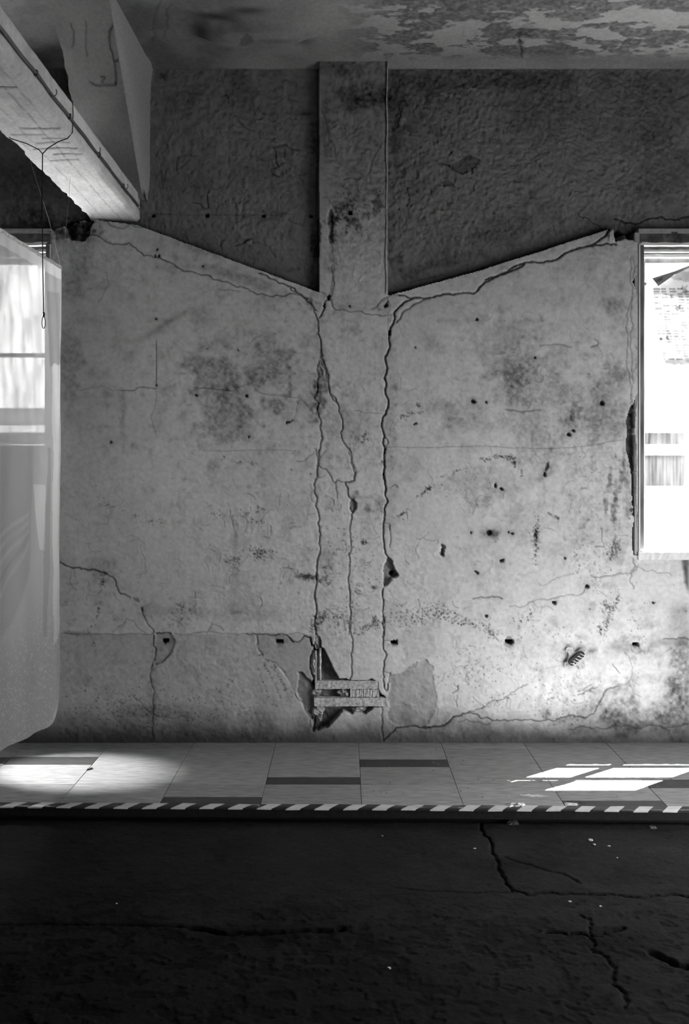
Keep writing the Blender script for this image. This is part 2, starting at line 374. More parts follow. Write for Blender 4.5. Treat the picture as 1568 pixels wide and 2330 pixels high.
ck([(1190,10),(1240,100),(1220,180),(1200,200)], .6, .003, .35, H); ck([(1220,200),(1240,250),(1290,275)], .5, .003, .35, H)
ck([(50,90),(100,120),(170,130),(240,145)], 1.4, .008, .8, I); ck([(240,145),(290,145),(340,165),(385,175)], 1.9, .008, .8, I); ck([(385,175),(430,200),(450,260),(480,315),(550,345)], .9, .006, .6, I)
ck([(640,430),(655,490),(690,550),(720,590)], .7, .004, .6, I); ck([(60,600),(200,603),(300,605),(400,605),(500,610),(600,605),(700,610),(720,590)], .8, .004, .45, I, .05)
ck([(870,600),(1000,600),(1200,605),(1320,610),(1450,605)], .8, .003, .4, I, .08); ck([(1100,600),(1130,525),(1220,580)], .5, .003, .4, I); ck([(420,590),(500,545),(520,495),(570,510),(600,560),(660,600)], .5, .003, .35, I)
ck([(735,600),(780,600),(840,598)], 1.8, .008, .85, I); ck([(722,620),(727,700),(725,780),(710,825)], 1.4, .006, .7, I)
ck([(705,830),(700,950),(715,1050),(720,1180),(720,1350)], .8, .004, .45, I, .15); ck([(640,1280),(720,1260)], .6, .003, .4, I)
ck([(740,1190),(880,1205),(1000,1210)], .8, .003, .3, I); ck([(560,1040),(640,1130),(700,1180)], .7, .003, .4, I)
ck([(210,505),(260,490),(330,488),(395,505)], .9, .004, .7, J); ck([(440,550),(600,515),(700,505),(780,488),(860,485),(910,455),(935,420)], .7, .004, .45, J)
ck([(950,360),(1010,370),(1080,358),(1180,345),(1220,330),(1250,290)], .7, .004, .5, J); ck([(690,400),(740,370),(850,345)], .5, .003, .4, J); ck([(980,175),(1035,178),(1022,110),(1015,60)], .8, .004, .5, J)
ck([(150,575),(210,550),(0,470)][:2], .5, .003, .3, J); ck([(1410,757),(1568,760)], .9, .004, .6, J)
ck([(120,600),(220,598),(280,606),(360,620),(430,622),(520,635)], .8, .004, .6, K); ck([(610,595),(700,560),(770,530)], .6, .003, .5, K); ck([(780,640),(940,672),(1080,685),(1180,697)], .6, .003, .45, K)
ck([(1220,705),(1290,715),(1350,790),(1430,890)], .6, .003, .45, K); ck([(710,115),(770,50),(870,10)], 1.0, .003, .4, K); ck([(1265,740),(1240,900),(1225,980)], .5, .002, .4, K)
ck([(200,1300),(600,1300),(1040,1295),(1240,1305)], .7, .002, .35, K, .02); ck([(880,1018),(1090,1015),(1300,1018),(1420,1000)], .7, .002, .4, (0,0,1), .03)
ck([(1150,932),(1190,938),(1230,934)], 1.0, .004, .6)
ck([(1228,786),(1300,790)], .7, .003, .5); ck([(1352,770),(1362,780),(1345,790)], .8, .004, .6)
# window jamb seams on the right
for x0 in (1434, 1440): ck([(x0 + 2, 580), (x0, 640), (x0 - 3, 700), (x0 - 5, 780), (x0 - 1, 850), (x0, 920)], .6, .004, .45, (0,0,1), .12)
ck([(1440,1270),(1446,1290),(1438,1310),(1442,1340)], .8, .004, .5, (0,0,1), .25); ck([(1450,1290),(1490,1300),(1530,1310)], .6, .003, .4)
# ---- cracks inside the upper panels (a little further away)
w.tr = TR
L = (300, 0, 2.529)
ck([(75,1228),(300,1235),(560,1238),(880,1240)], .6, .003, .35, L, .02)
ck([(345,1165),(390,1170),(405,1195),(440,1195),(435,1120),(445,1105)], 1.0, .004, .55, L); ck([(635,1220),(640,1170),(680,1140),(665,1120)], .8, .003, .5, L)
ck([(600,1415),(640,1400),(655,1380),(690,1375)], 1.2, .006, .7, L); ck([(690,1400),(790,1420),(825,1480)], .7, .003, .45, L); ck([(510,1420),(515,1390),(535,1380)], .9, .004, .6, L)
ck([(815,850),(850,835),(890,830),(905,850),(960,862)], 1.2, .005, .6, L); ck([(820,860),(830,930),(845,960),(805,970),(805,1000),(850,1015)], 1.0, .005, .55, L)
ck([(160,1080),(185,1090),(165,980),(170,880),(240,830)], .7, .003, .35, L); ck([(265,1000),(270,900),(380,895)], .8, .003, .35, L)
ck([(515,560),(545,545),(555,590)], 1.0, .004, .5, L); ck([(610,690),(640,730),(700,750)], 1.2, .004, .4, L); ck([(940,1000),(1010,1000),(1050,965)], .6, .003, .4, L)
ck([(900,1260),(960,1285),(985,1300),(1000,1240)], 1.6, .003, .4, L)
C2 = C_
ck([(1010,1080),(1060,1100),(1120,1140)], .9, .005, .6, C2); ck([(1190,1100),(1300,1130),(1345,1110),(1425,1090),(1450,1105),(1568,1090)], 1.4, .01, .85, C2, .1)
ck([(300,825),(340,830),(375,850),(420,875),(495,840)], 1.2, .004, .5, C2); ck([(145,940),(155,1010),(145,1040)], 1.0, .004, .5, C2); ck([(545,1235),(540,1180),(560,1160)], .8, .003, .4, C2)
ck([(650,835),(720,828)], 1.2, .004, .5, C2); ck([(930,720),(980,715),(1030,740)], .9, .003, .35, C2)
for xx in range(170, 330, 12): w.dots(*( (860 + xx / 2.215, (1420 - (xx - 170) * .22) / 2.215) ), .5, 1.5, 3, 0, (1.0, 1.8), .6)
w.tr = ID
# pilaster cracks
ck([(1095,640),(1125,720),(1130,800),(1160,840),(1165,920),(1120,930)], .8, .003, .45, L); ck([(1150,1410),(1155,1500),(1160,1600),(1135,1700)], .7, .004, .5, L); ck([(1370,1060),(1385,930),(1440,820)], .7, .003, .35, L)
ck([(1155,1480),(1180,1520)], .6, .003, .5, L)
w.end()
# ---- flaked patches / holes
pl = w.poly
pl([(735,595),(840,600),(875,650),(850,740),(780,810),(720,825),(725,700)], -.006, .8, fr=I, amp=.05)
pl([(75,150),(250,150),(320,162),(370,212),(400,212),(450,160),(500,175),(525,260),(525,500),(525,900),(505,800),(440,680),(330,500),(240,382),(150,350),(85,250)], -.005, .86, fr=G, amp=.05)
pl([(400,445),(430,440),(525,540),(525,850),(480,770),(430,680),(395,600),(405,500)], -.012, .55, fr=G, amp=.08, rough=.002)
pl([(535,140),(575,180),(575,250),(600,260),(640,330),(690,440),(720,490),(800,500),(900,508),(980,495),(1020,520),(1030,590),(1085,640),(1090,705),(1000,712),(930,765),(830,760),(750,745),(700,800),(640,865),(560,890),(512,900),(515,520),(525,300)], -.045, .33, fr=G, amp=.09, rough=.006)
pl([(1060,1080),(1105,1120),(1120,1180),(1165,1260),(1100,1290),(1050,1360),(1010,1370),(1005,1220),(1030,1140)], -.022, .42, fr=E, amp=.1, rough=.008)
w.hole(891, 1305, 6, .03, dark=.9)
pl([(1085,1190),(1165,1260),(1130,1290),(1090,1280)], -.006, .7, fr=E)
pl([(690,500),(715,495),(745,540),(748,600),(710,645),(685,620)], -.014, .45, fr=E)
pl([(700,530),(706,530),(706,610),(698,610)], .01, 2.0, fr=E, amp=0)
pl([(570,345),(610,355),(615,378),(580,370)], -.004, .6, fr=I); pl([(625,415),(640,412),(645,448),(632,440)], -.006, .35, fr=I)
pl([(225,205),(235,190),(250,200),(245,220),(232,225)], -.015, .15, fr=B); pl([(205,245),(215,240),(215,270),(203,265)], -.015, .15, fr=B)
pl([(608,405),(622,410),(618,440),(605,440)], -.015, .1, fr=B); pl([(583,1135),(595,1130),(585,1170),(577,1160)], -.015, .1, fr=B); pl([(565,1290),(582,1285),(580,1310),(570,1305)], -.015, .15, fr=B)
# peeled curls with bright lips
for pts, fr in (([(1290,815),(1310,800),(1345,840),(1410,850),(1440,890),(1390,885),(1335,860)], (980, 1000, 4.9)), ([(150,1170),(165,1190),(150,1240),(155,1290),(135,1310),(115,1290),(125,1220)], (980, 1000, 4.9))):
    pl(pts, -.006, .8, fr=fr, amp=.1)
pl([(115,1160),(150,1180),(140,1230),(140,1300),(110,1290),(95,1260),(120,1210)], -.01, .35, fr=(980, 1000, 4.9)); pl([(1290,260),(1320,250),(1310,320),(1280,350)], -.008, .45, fr=(980, 1000, 4.9), soft=2)
# greyer patch of bare render right of pilaster
pl([(1120,470),(1200,450),(1290,380),(1400,340),(1455,400),(1460,560),(1475,700),(1440,790),(1380,870),(1250,860),(1180,850),(1120,820),(1110,690),(1115,560)], -.0025, .66, soft=2, fr=G, amp=.15, rough=.0012)
pl([(1200,120),(1440,60),(1450,320),(1290,330),(1200,250)], -.001, .86, soft=4, fr=G, amp=.2)
pl([(1040,390),(1075,345),(1090,360),(1075,420),(1045,425)], -.003, .7, fr=H); pl([(1100,370),(1180,355),(1240,430),(1270,460),(1100,455),(1070,430)], -.002, .62, soft=6, fr=H, rough=.002)
pl([(1230,345),(1245,320),(1262,345),(1240,388)], -.003, .75, fr=H); pl([(1140,200),(1225,170),(1225,215),(1160,215)], -.002, .75, fr=H);
pl([(1060,770),(1200,760),(1200,828),(1060,828)], 0, .68, soft=6, fr=J, amp=.2); pl([(1310,765),(1420,760),(1568,760),(1568,815),(1310,810)], 0, .62, soft=5, fr=J, amp=.1)
pl([(1440,560),(1520,480),(1568,600),(1568,760),(1440,740)], 0, .7, soft=12, fr=J, amp=.1)
pl([(1516,245),(1568,240),(1568,480),(1540,400)], 0, .22, soft=3, fr=J, amp=.03)
# broken mortar beside the right window
pl([(1437,922),(1442,920),(1452,890),(1453,1262),(1443,1262),(1441,1200),(1438,1100),(1431,1048),(1425,1020),(1425,960)], -.03, .16, amp=.05, rough=.01)
pl([(1440,640),(1450,626),(1460,632),(1460,672),(1452,672),(1446,655)], -.05, .10, amp=.08)
pl([(1399,530),(1410,518),(1435,528),(1458,527),(1458,560),(1440,545),(1400,549)], -.035, .22, amp=.12, rough=.02)
pl([(1384,530),(1396,519),(1398,549),(1386,548)], .006, 1.05, amp=.05)
for i in range(14): w.hole(1438 + random.uniform(-5, 8), 1120 + i * 10, random.uniform(2, 4), .012, dark=.5)
# rough broken pocket under the concrete beam
pl([(150,505),(200,495),(215,503),(205,520),(185,548),(160,545),(150,530)], -.03, .28, amp=.2, rough=.02)
pl([(122,518),(158,520),(165,540),(150,548),(130,545)], .004, .8, amp=.12)
for i in range(9): w.hole(random.uniform(120, 215), random.uniform(500, 548), random.uniform(2, 6), .012, dark=.3)
w.stain(175, 520, 50, 26, .6, cell=12); w.stain(140, 530, 30, 16, .5, cell=10)
for i in range(20): w.hole(random.uniform(292, 328), random.uniform(375, 500), random.uniform(2, 5), .006, dark=.3)
# socket holes
for x, y, r in ((376,1459,8),(636,1461,8),(897,1462,8),(1160,1461,9),(1447,1467,8)):
    pl([(x-r,y-4.5),(x+r,y-5),(x+r,y+4),(x-r,y+4.5)], -.05, .04, amp=.05); w.stain(x, y+6, 10, 5, .35, cell=8); w.stain(x+6, y - 2, 16, 8, .2, cell=8)
pl([(1152,1450),(1160,1447),(1168,1458),(1150,1460)], -.003, .5)
w.tr = TR
for x in (349, 471, 600, 707): pl([(x-4,487),(x+4,487),(x+4,494),(x-4,494)], -.03, .08, amp=.04)
w.tr = ID
pl([(793,480),(802,480),(802,489),(793,489)], -.03, .08)
for x, y, r in ((352,581,3.2),(361,581,3.2),(357,568,3),(461,606,2.5),(355,726,3.5),(356,877,2),(250,1005,5),(447,898,5),(560,901,3.2),(654,961,4.6),(567,995,3),(945,965,4.5),(1077,914,4.5),(1106,915,2.5),(1293,987,5),(1370,918,5),(1113,1213,5),(1070,1211,4),(1083,1305,5.5),(1141,1274,5),(1141,1114,4.5),(1127,1104,4),(1158,1211,2.2),(1166,1214,2.2),(878,692,6),(796,697,2.5),(945,791,1.8),(1218,814,2.5),(1085,727,4),(687,789,3.5),(888,1462,2),(1337,1335,4),(1106,1400,4),(1488,1373,4),(1262,1373,5),(1343,1389,4),(1286,1270,2.2),(1241,1080,4),(1305,980,3),(706,1079,1.5),(663,1069,1.5),(472,793,2.4),(541,797,2)):
    w.hole(x, y, r, .008 + .002 * r, dark=.75, halo=.18)
w.hole(357, 608, 4, .004, dark=.5, halo=.2); w.hole(357, 608, 2, -.004, dark=0)
w.hole(1124, 1215, 9, .002, 7, dark=.35, halo=.2); w.hole(824, 1234, 5, .001, dark=.7)
ck([(657,962),(666,956)], 1.8, .004, .85); w.end()
# ---- dark mould and dirt
st = w.stain
st(490,850,60,55,.36,cell=26); st(610,830,55,60,.36,cell=24); st(470,820,40,22,.25,cell=20); st(510,930,45,60,.38,cell=30,hard=.6); st(630,925,28,22,.34,cell=16); st(440,893,16,12,.5,cell=12)
st(560,960,14,60,.22,cell=16); st(500,780,30,25,.25,cell=20); st(735,870,14,60,.5,cell=14); st(722,900,10,70,.5,cell=12); st(720,790,30,40,.2,cell=18); st(705,900,30,50,.22,cell=18); st(790,960,30,40,.15,cell=20)
st(1180,850,80,60,.34,cell=26); st(1150,760,60,40,.25,cell=16); st(1170,860,30,30,.4,cell=14); st(1050,950,60,45,.3,cell=24); st(1240,900,120,90,.22,cell=40); st(1380,930,50,80,.36,cell=30); st(1400,850,26,40,.35,cell=26); st(1390,700,26,24,.35,cell=22); st(1310,940,14,30,.5,25,cell=10)
st(1290,960,14,14,.4,cell=10); st(1220,1010,60,40,.2,cell=20); st(1100,1100,70,50,.16,cell=24); st(1110,1130,14,30,.25,cell=12); st(1120,1215,24,14,.4,cell=12); st(1250,1060,20,40,.28,cell=14); st(1190,1200,60,60,.12,cell=20); st(1320,1200,60,70,.14,cell=24)
for x, y in ((1388,1090),(1402,1130),(1412,1090),(1395,1160),(1378,1150),(1420,1060)): st(x,y,6,32,.5,cell=9)
st(1430,1130,9,60,.35,cell=12); st(1400,1260,24,30,.3,cell=16); st(230,1290,36,40,.25,cell=18); st(170,640,40,45,.32,cell=26); st(160,830,24,100,.3,cell=24); st(190,560,40,50,.2,cell=26); st(165,1440,40,6,.45,cell=20)
st(280,980,7,90,.22,cell=20); st(535,1240,8,110,.22,cell=24); st(400,1390,90,18,.22,cell=26); st(560,1400,60,14,.2,cell=22); st(810,1130,9,14,.4,cell=8); st(864,1155,12,24,.4,cell=7); st(838,1155,9,12,.4,cell=7); st(850,1337,12,5,.6,cell=6); st(806,1400,20,20,.15,cell=10)
st(890,1010,10,240,.16,cell=40); st(745,1290,16,50,.25,cell=10); st(700,1312,22,6,.75,cell=7); st(750,1040,20,10,.25,cell=10); st(1300,1500,60,60,.06,cell=20)
st(380,735,50,7,.42,-30,cell=0); st(350,760,50,7,.18,-20,cell=0); st(1555,1530,40,90,.45,cell=30); st(1540,1600,70,60,.45,cell=30); st(1450,1640,90,30,.45,cell=30); st(1330,1630,90,26,.3,cell=24); st(1400,1590,60,40,.25,cell=24); st(1245,1625,10,12,.5,cell=9)  # lower-right dirt also tones down a corner where bounce light ran hot
st(350,1560,16,90,.3,cell=16); st(350,1620,60,20,.3,cell=18); st(145,1260,26,140,.12,cell=30)
# wall foot darkened in colour: dirt plus the falloff of grazing light
foot = sst(1585, 1672, Y + 30 * w.fbm(60, 4)); w.c *= 1 - 0.66 * foot
w.c *= 1 - 0.6 * sst(1640, 1688, Y + 12 * w.fbm(40, 3)); w.h += 0.004 * foot * w.fbm(16, 3)
# upper panels
w.tr = TR
st(395,230,22,22,.3,25,cell=14,hard=.5); st(440,222,12,26,.3,20,cell=14,hard=.5); st(372,172,12,10,.45,cell=10); st(547,200,34,60,.3,cell=30); st(620,262,30,14,.3,-15,cell=12); st(430,390,90,60,.18,cell=30); st(600,395,80,50,.16,cell=18)
st(690,260,24,3,.5,-4,cell=0); st(700,420,16,60,.25,cell=16); st(715,560,8,50,.5,cell=14); st(470,570,60,20,.25,20,cell=20); st(560,640,120,14,.3,20,cell=24)
st(1100,180,260,28,.4,cell=40); st(960,230,90,60,.25,cell=40); st(1230,230,120,80,.3,cell=40); st(1420,250,160,110,.22,cell=60); st(900,250,20,130,.4,cell=24); st(1500,380,80,120,.25,cell=60); st(1150,520,140,30,.25,-14,cell=30)
st(1000,600,120,14,.35,-17,cell=20); st(885,520,14,60,.35,cell=16); st(1400,520,80,24,.35,cell=24); st(900,590,20,10,.5,cell=12); st(720,400,10,260,.3,cell=30); st(60,430,160,90,.35,cell=60); st(90,500,60,30,.5,cell=16)
pl([(350,830),(420,800),(465,775),(510,800),(495,840),(425,878),(385,860)], -.004, .55, fr=C2, amp=.08); pl([(310,915),(375,915),(385,940),(330,942)], -.003, .55, fr=C2); pl([(340,1005),(370,1020),(365,1038),(345,1030)], -.003, .55, fr=C2)
pl([(580,695),(610,700),(630,728),(600,722)], -.002, .7, fr=C2)
for pts in ([(310,465),(340,470),(370,480),(420,478),(410,490),(310,478)], [(450,455),(470,440),(500,440),(490,455)], [(110,600),(120,585),(140,600),(115,650),(95,655)]):
    pl(pts, .005, 1.5, fr=C2)
pl([(655,1390),(690,1375),(695,1408),(660,1405)], .004, 1.5, fr=L); pl([(445,1105),(440,1190),(436,1190),(432,1120)], .003, 1.3, fr=L)
pl([(720,150),(728,150),(728,664),(719,664)], 0, .45, soft=2, amp=.01); pl([(720,500),(728,500),(728,585),(714,585)], 0, .3, soft=2)  # shadow line beside the pilaster painted onto the panel
# shadow above the ledge darkened into the panel colour
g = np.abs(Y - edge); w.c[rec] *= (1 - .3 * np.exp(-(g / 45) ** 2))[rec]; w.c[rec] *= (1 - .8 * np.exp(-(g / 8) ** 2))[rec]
w.tr = ID
st(800,215,60,30,.5,-10,cell=20); st(845,230,60,26,.55,-14,cell=26); st(790,160,70,20,.35,cell=20); st(858,465,12,24,.6,cell=10,hard=.6); st(800,504,14,9,.7,cell=8,hard=1); st(780,480,24,14,.4,-40,cell=8); st(800,440,40,60,.2,cell=16); st(760,530,9,30,.5,cell=8); st(745,300,12,60,.3,cell=12)
w.dots(790,470,34,26,120,-35,(1,2.2),.65); w.dots(760,500,14,14,60,-60,(1.4,3),.7); w.dots(795,440,20,60,80,70,(1,1.8),.5)
pl([(1145,1200),(1165,1240),(1158,1300),(1165,1390),(1135,1400),(1130,1300)], -.01, .55, fr=L, amp=.14, rough=.004)
pl([(873,140),(880,140),(882,668),(878,668)], -.003, 1.15, amp=.01); 
# ---- black mould specks
D_ = w.dots
for a in ((510,1043,8,6,7),(545,1052,8,4,10),(575,1055,12,6,16),(553,1170,14,12,26),(590,1190,14,10,16),(570,1182,8,18,14),(590,1160,16,10,20),(596,1260,30,16,150),(530,1275,26,14,50),(500,1170,20,12,24),(345,1185,16,10,16),(368,1192,12,8,12),(240,1145,24,8,14,30),(300,1170,30,6,14,20),(233,1325,8,26,50,10),(224,1385,3,34,26,8),(214,1465,4,30,16,-10),(415,1400,26,40,70,60),(410,1380,12,10,26),
          (1160,1042,16,6,50,8),(1170,1050,8,10,40),(1130,1040,26,5,50,-6),(1100,1045,14,3,16),(1172,1058,3,8,16),(1040,1072,10,3,12,-20),(1010,1082,20,3,8,-20),(1187,1073,3,12,10),(952,922,9,5,22),(958,935,8,10,22),(925,945,22,8,50,-20),(815,1000,34,6,46,-38),(830,1003,16,8,22,-30),
          (965,1120,34,4,60,-36),(975,1112,8,7,36,-45),(915,1170,16,3,26,-38),(900,1105,7,7,18),(918,1182,4,2,5),(1220,1230,6,60,130,3),(1220,1215,8,24,100),(700,1312,24,7,90,12),(725,1320,30,8,60,10),(745,1290,14,40,60),(655,1293,16,4,16),
          (1400,1250,12,26,90,10),(1385,1262,16,12,34),(1405,1365,6,22,44,5),(1385,1385,18,20,90,-40),(1380,1420,9,26,70,20),(1365,1435,6,16,34,-15),(1110,1430,30,9,60,35),(1075,1420,20,7,34,30),(1118,1445,16,6,30,40),(1185,1415,5,24,26,15),(1205,1400,5,16,24,25),(1300,1640,40,16,26),(815,1345,10,14,30),(830,1235,10,6,22),(870,1050,4,5,8),
          (350,1620,180,40,170),(250,1600,120,60,160),(500,1600,120,60,110),(1090,1520,100,60,150),(1270,1580,80,60,120),(1140,1600,50,20,60),(720,1420,14,30,170,20),(735,1405,24,8,70,-60),(770,1400,30,26,60),(800,1380,30,26,50),(840,1425,12,36,110,60),(855,1415,5,26,40,-20),(950,1400,60,30,110),(1000,1390,30,20,60),(1060,1100,60,50,30),(820,1290,60,60,90),(780,1240,50,60,50),(1340,1290,60,60,60),(1250,1440,90,30,60),(1450,1420,40,60,40)):
    D_(*a)
for i in range(6): w.stroke(745 + i * 11 + (i % 2) * 3, 1395 + (i % 3) * 8, 752 + i * 11, 1438 + (i % 2) * 10, 3.5, .5)
for i in range(9): w.stroke(878 + i * 12, 1378 + (i % 3) * 5, 876 + i * 12, 1418 + (i * 7 % 11), 4, .5)
for i in range(8): w.stroke(986 + i * 9 - 1, 1402 + i * 3.2, 1008 + i * 9, 1382 + i * 4, 4, .8)
w.stroke(600,1505,640,1590,4,.6); w.stroke(588,1520,612,1590,3,.5); w.stroke(622,1508,652,1575,5,.65); w.stroke(606,1500,660,1580,3,.4); w.stroke(585,1494,606,1486,6,.4)
for _ in range(1100): D_(random.uniform(140, 1560), random.uniform(690, 1670), 1, 1, 1, 0, (.8, 1.5), random.uniform(.25, .6))
# shallow paint-loss islands sprinkled over the lower wall
isl = sst(.34, .38, w.fbm(34, 5, .6) + .15 * sst(900, 1300, Y)) * sst(700, 1000, Y) * (X > 400); w.h -= .0012 * isl; w.c *= 1 - .10 * isl
w.c = np.clip(w.c, 0.012, 0.8)

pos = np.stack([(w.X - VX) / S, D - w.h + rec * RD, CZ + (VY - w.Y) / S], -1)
cx = (X[:-1, :-1] + 1); cy = (Y[:-1, :-1] + 1)
open_ = (((cx > 1452) & (cx < 1885)) | ((cx < 118) & (cx > -260))) & (cy > 529) & (cy < 1262)
r0 = rec[:-1, :-1]; p0 = pil[:-1, :-1]
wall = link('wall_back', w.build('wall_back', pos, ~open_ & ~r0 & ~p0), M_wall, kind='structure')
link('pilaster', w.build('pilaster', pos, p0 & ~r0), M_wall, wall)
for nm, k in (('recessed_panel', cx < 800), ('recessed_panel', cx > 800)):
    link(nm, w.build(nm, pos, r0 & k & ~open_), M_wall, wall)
del pos

def plain(name, boxes, m, parent=None, kind='structure', col=.3):
    b = MB()
    for bx in boxes: b.box(*bx)
    return link(name, b.mesh(name, col=col), m, parent, kind)
# outer reaches of the same wall, either side of the frame
xl = (-299 - VX) / S; xr = (1988 - VX) / S
zo0 = CZ + (VY - 1262) / S; zo1 = CZ + (VY - 529) / S; OL = (-260 - VX) / S; OR = (1885 - VX) / S
YB = D + .17
plain('wall_stretch', [(-5, xl, D, YB, -.05, zo1), (xr, 2.95, D, YB, -.05, zo1)], M_wall, wall, None, .5)
plain('wall_stretch', [(-5, xl, D + RD, YB, zo1, 3.7), (xr, 2.95, D + RD, YB, zo1, 3.7)], M_wall, wall, None, .22)
# solid mass behind the relief
OL = (-260 - VX) / S; xa = (116 - VX) / S; xb = (1454 - VX) / S
plain('wall_core', [(xa, xb, D + .11, YB, -.05, 3.7), (xl - .1, OL - .01, D + .11, YB, -.05, 3.7), (OR + .01, xr + .1, D + .11, YB, -.05, 3.7), (OL - .02, xa, D + .11, YB, -.05, zo0 - .01), (OL - .02, xa, D + .11, YB, zo1 + .01, 3.7), (xb, OR + .02, D + .11, YB, -.05, zo0 - .01), (xb, OR + .02, D + .11, YB, zo1 + .01, 3.7)], M_room, wall, None)
# reveals of the two window openings
for s_, x0, x1 in ((0, OL, xa), (1, xb, OR)):
    b = MB(); t = .02
    b.box(x0 - t, x0 + .004, D + .002, YB, zo0, zo1); b.box(x1 - .004, x1 + t, D + .002, YB, zo0, zo1)
    b.box(x0, x1, D + .002, YB, zo1 - .004, zo1 + t); b.box(x0, x1, D + .002, YB, zo0 - t, zo0 + .002)
    link('window_reveal', b.mesh('window_reveal', col=.4), M_wall, wall)

# exposed battens, rods and mortar in the broken pocket
def bar(nm, px0, px1, py0, py1, d0, d1, m, lab=None, nx=24, jit=.0012):
    x0, _, z1 = wp(px0, py0); x1, _, z0 = wp(px1, py1); b = MB(); b.box(x0, x1, D + d0, D + d1, z0, z1, nx, jit)
    return link(nm, b.mesh(nm), m, wall, label=lab)
bar('batten', 717, 860, 1549, 1567.5, -.002, .03, M_batten); bar('batten', 715, 879, 1587.5, 1606.5, -.004, .03, M_batten)
bar('plaster_fill', 797, 864, 1569, 1586.5, .004, .03, M_batten, nx=30, jit=.002)
for px, y0, y1, r in ((728.5, 1474, 1547, .0058), (718, 1480, 1548, .006)):
    b = MB(); b.tube([wp(px + random.uniform(-.8, .8), y0 + (y1 - y0) * t / 8, D + .012) for t in range(9)], r, 10)
    link('rod', b.mesh('rod', True), M_batten if r < .006 else M_mort, wall)
def lump(nm, px, py, rx, ry, dy, m, parent, seed, z=None):
    rr = random.Random(seed); vs = []; fs = []; nu, nv = 14, 9; X0, _, Z0 = wp(px, py)
    ph = [rr.uniform(0, 6) for _ in range(6)]
    for j in range(nv + 1):
        th = math.pi * j / nv
        for i in range(nu):
            a = 2 * math.pi * i / nu
            k = 1 + .16 * math.sin(3 * a + ph[0] + 2 * th) + .13 * math.sin(5 * a + ph[1] - 3 * th) + rr.uniform(-.12, .12)
            vs.append((X0 + rx / S * k * math.sin(th) * math.cos(a), dy + .8 * rx / S * k * math.sin(th) * math.sin(a), Z0 + ry / S * k * math.cos(th)))
    for j in range(nv):
        for i in range(nu):
            l = (i + 1) % nu; fs.append((j * nu + i, j * nu + nu + i, j * nu + nu + l, j * nu + l))
    return link(nm, mesh(nm, vs, fs), m, parent)
lump('mortar_lump', 720, 1577, 11, 8, D + .012, M_mort, wall, 1); lump('mortar_lump', 724, 1618, 13, 12, D + .014, M_mort, wall, 2)
lump('mortar_lump', 728, 1634, 6, 8, D + .015, M_mort, wall, 3); lump('mortar_lump', 783, 1579, 15, 8, D + .03, M_mort, wall, 4); lump('mortar_lump', 815, 1614, 20, 7, D + .035, M_mort, wall, 5)
lump('mortar_lump', 722, 1448, 8, 26, D + .018, M_mort, wall, 6)
# thin corner bead down the right arris of the pilaster
b = MB(); b.tube([wp(881 + .8 * math.sin(i * .7) - i * .06, 140 + i * 13.2, D - .001) for i in range(41)], .0028, 8)
link('corner_bead', b.mesh('corner_bead', True), M_batten, wall)

# ================================================================== CEILING
def trc(px, py):
    d = F * (zc - CZ) / max(VY - py, 1); return ((px - VX) / F * d * S, d * S)
c = Field(-2.1 * S, 3.42 * S, 2.4 * S, 4.262 * S, 3.0, .30, trc, 11)
n1 = c.fbm(34, 6, .62, 2.2); n2 = c.fbm(14, 4, .6, 1.5)
zone = sst(-60, 120, c.X) * sst(4.22 * S, 4.10 * S, c.Y + 10 * n2)
loss = sst(-.02, .03, n1 + .28 * n2 + .02 + .22 * sst(3.86 * S, 3.68 * S, c.Y + 40 * n2) - .1 * sst(4.1 * S, 4.16 * S, c.Y)) 
k = loss * zone * np.clip(.92 + .6 * c.gn, .4, 1.15)
c.c *= 1 - .62 * k; c.h -= .002 * k
c.c *= 1 + .2 * c.fbm(120, 4)
c.h += .002 * c.fbm(60, 3) + .0012 * c.fbm(9, 2)
lx = sst(100, -320, c.X); c.c *= 1 - .35 * lx; c.c *= 1 - .25 * lx * sst(-.2, .4, c.fbm(60, 5))  # left side darkened in colour to offset too much bounce light
c.begin()
c.crack([(345,95),(352,40),(365,0)], .8, .004, .4); c.crack([(385,100),(380,40),(392,10)], .8, .004, .4)
c.crack([(1186,75),(1186,110),(1188,130)], 2.5, .006, .7); c.end()
c.hole(1185, 95, 8, .012, dark=.6); c.stain(1185, 70, 30, 40, .4, cell=20)
c.stain(455, 62, 24, 34, .7, cell=0); c.stain(500, 36, 50, 16, .6, cell=0); c.stain(570, 24, 40, 14, .7, cell=0); c.stain(690, 92, 26, 20, .6, 30, cell=0); c.stain(640, 70, 60, 10, .35, cell=0); c.stain(500, 40, 60, 12, .5, 20, cell=0)  # shaded rim of the bulge painted into the ceiling colour
q, g = c.ell(*trc(580, 72), 130, 42); c.h[q] += .05 * sst(.25, .7, g)       # sagging blister (h is downwards here)
c.poly([(540,80),(565,55),(573,72),(555,82)], -.004, .6, amp=.15)
cv = np.exp(-((4.235 * S - c.Y) / 9).clip(0, 9)); c.h += .022 * cv; c.c = np.clip(c.c, .02, .6)
pos = np.stack([c.X / S, c.Y / S, zc - c.h], -1)
ceil = link('ceiling', c.build('ceiling', pos), M_ceil, kind='structure')
plain('ceiling_slab', [(-5, 2.95, -6, 3.425, zc, zc + .2), (-5, -2.09, 3.4, 4.37, zc, zc + .2), (2.38, 2.95, 3.4, 4.37, zc, zc + .2), (-2.2, 2.5, 3.4, 4.37, zc + .03, zc + .2)], M_ceil, ceil, None, .12)

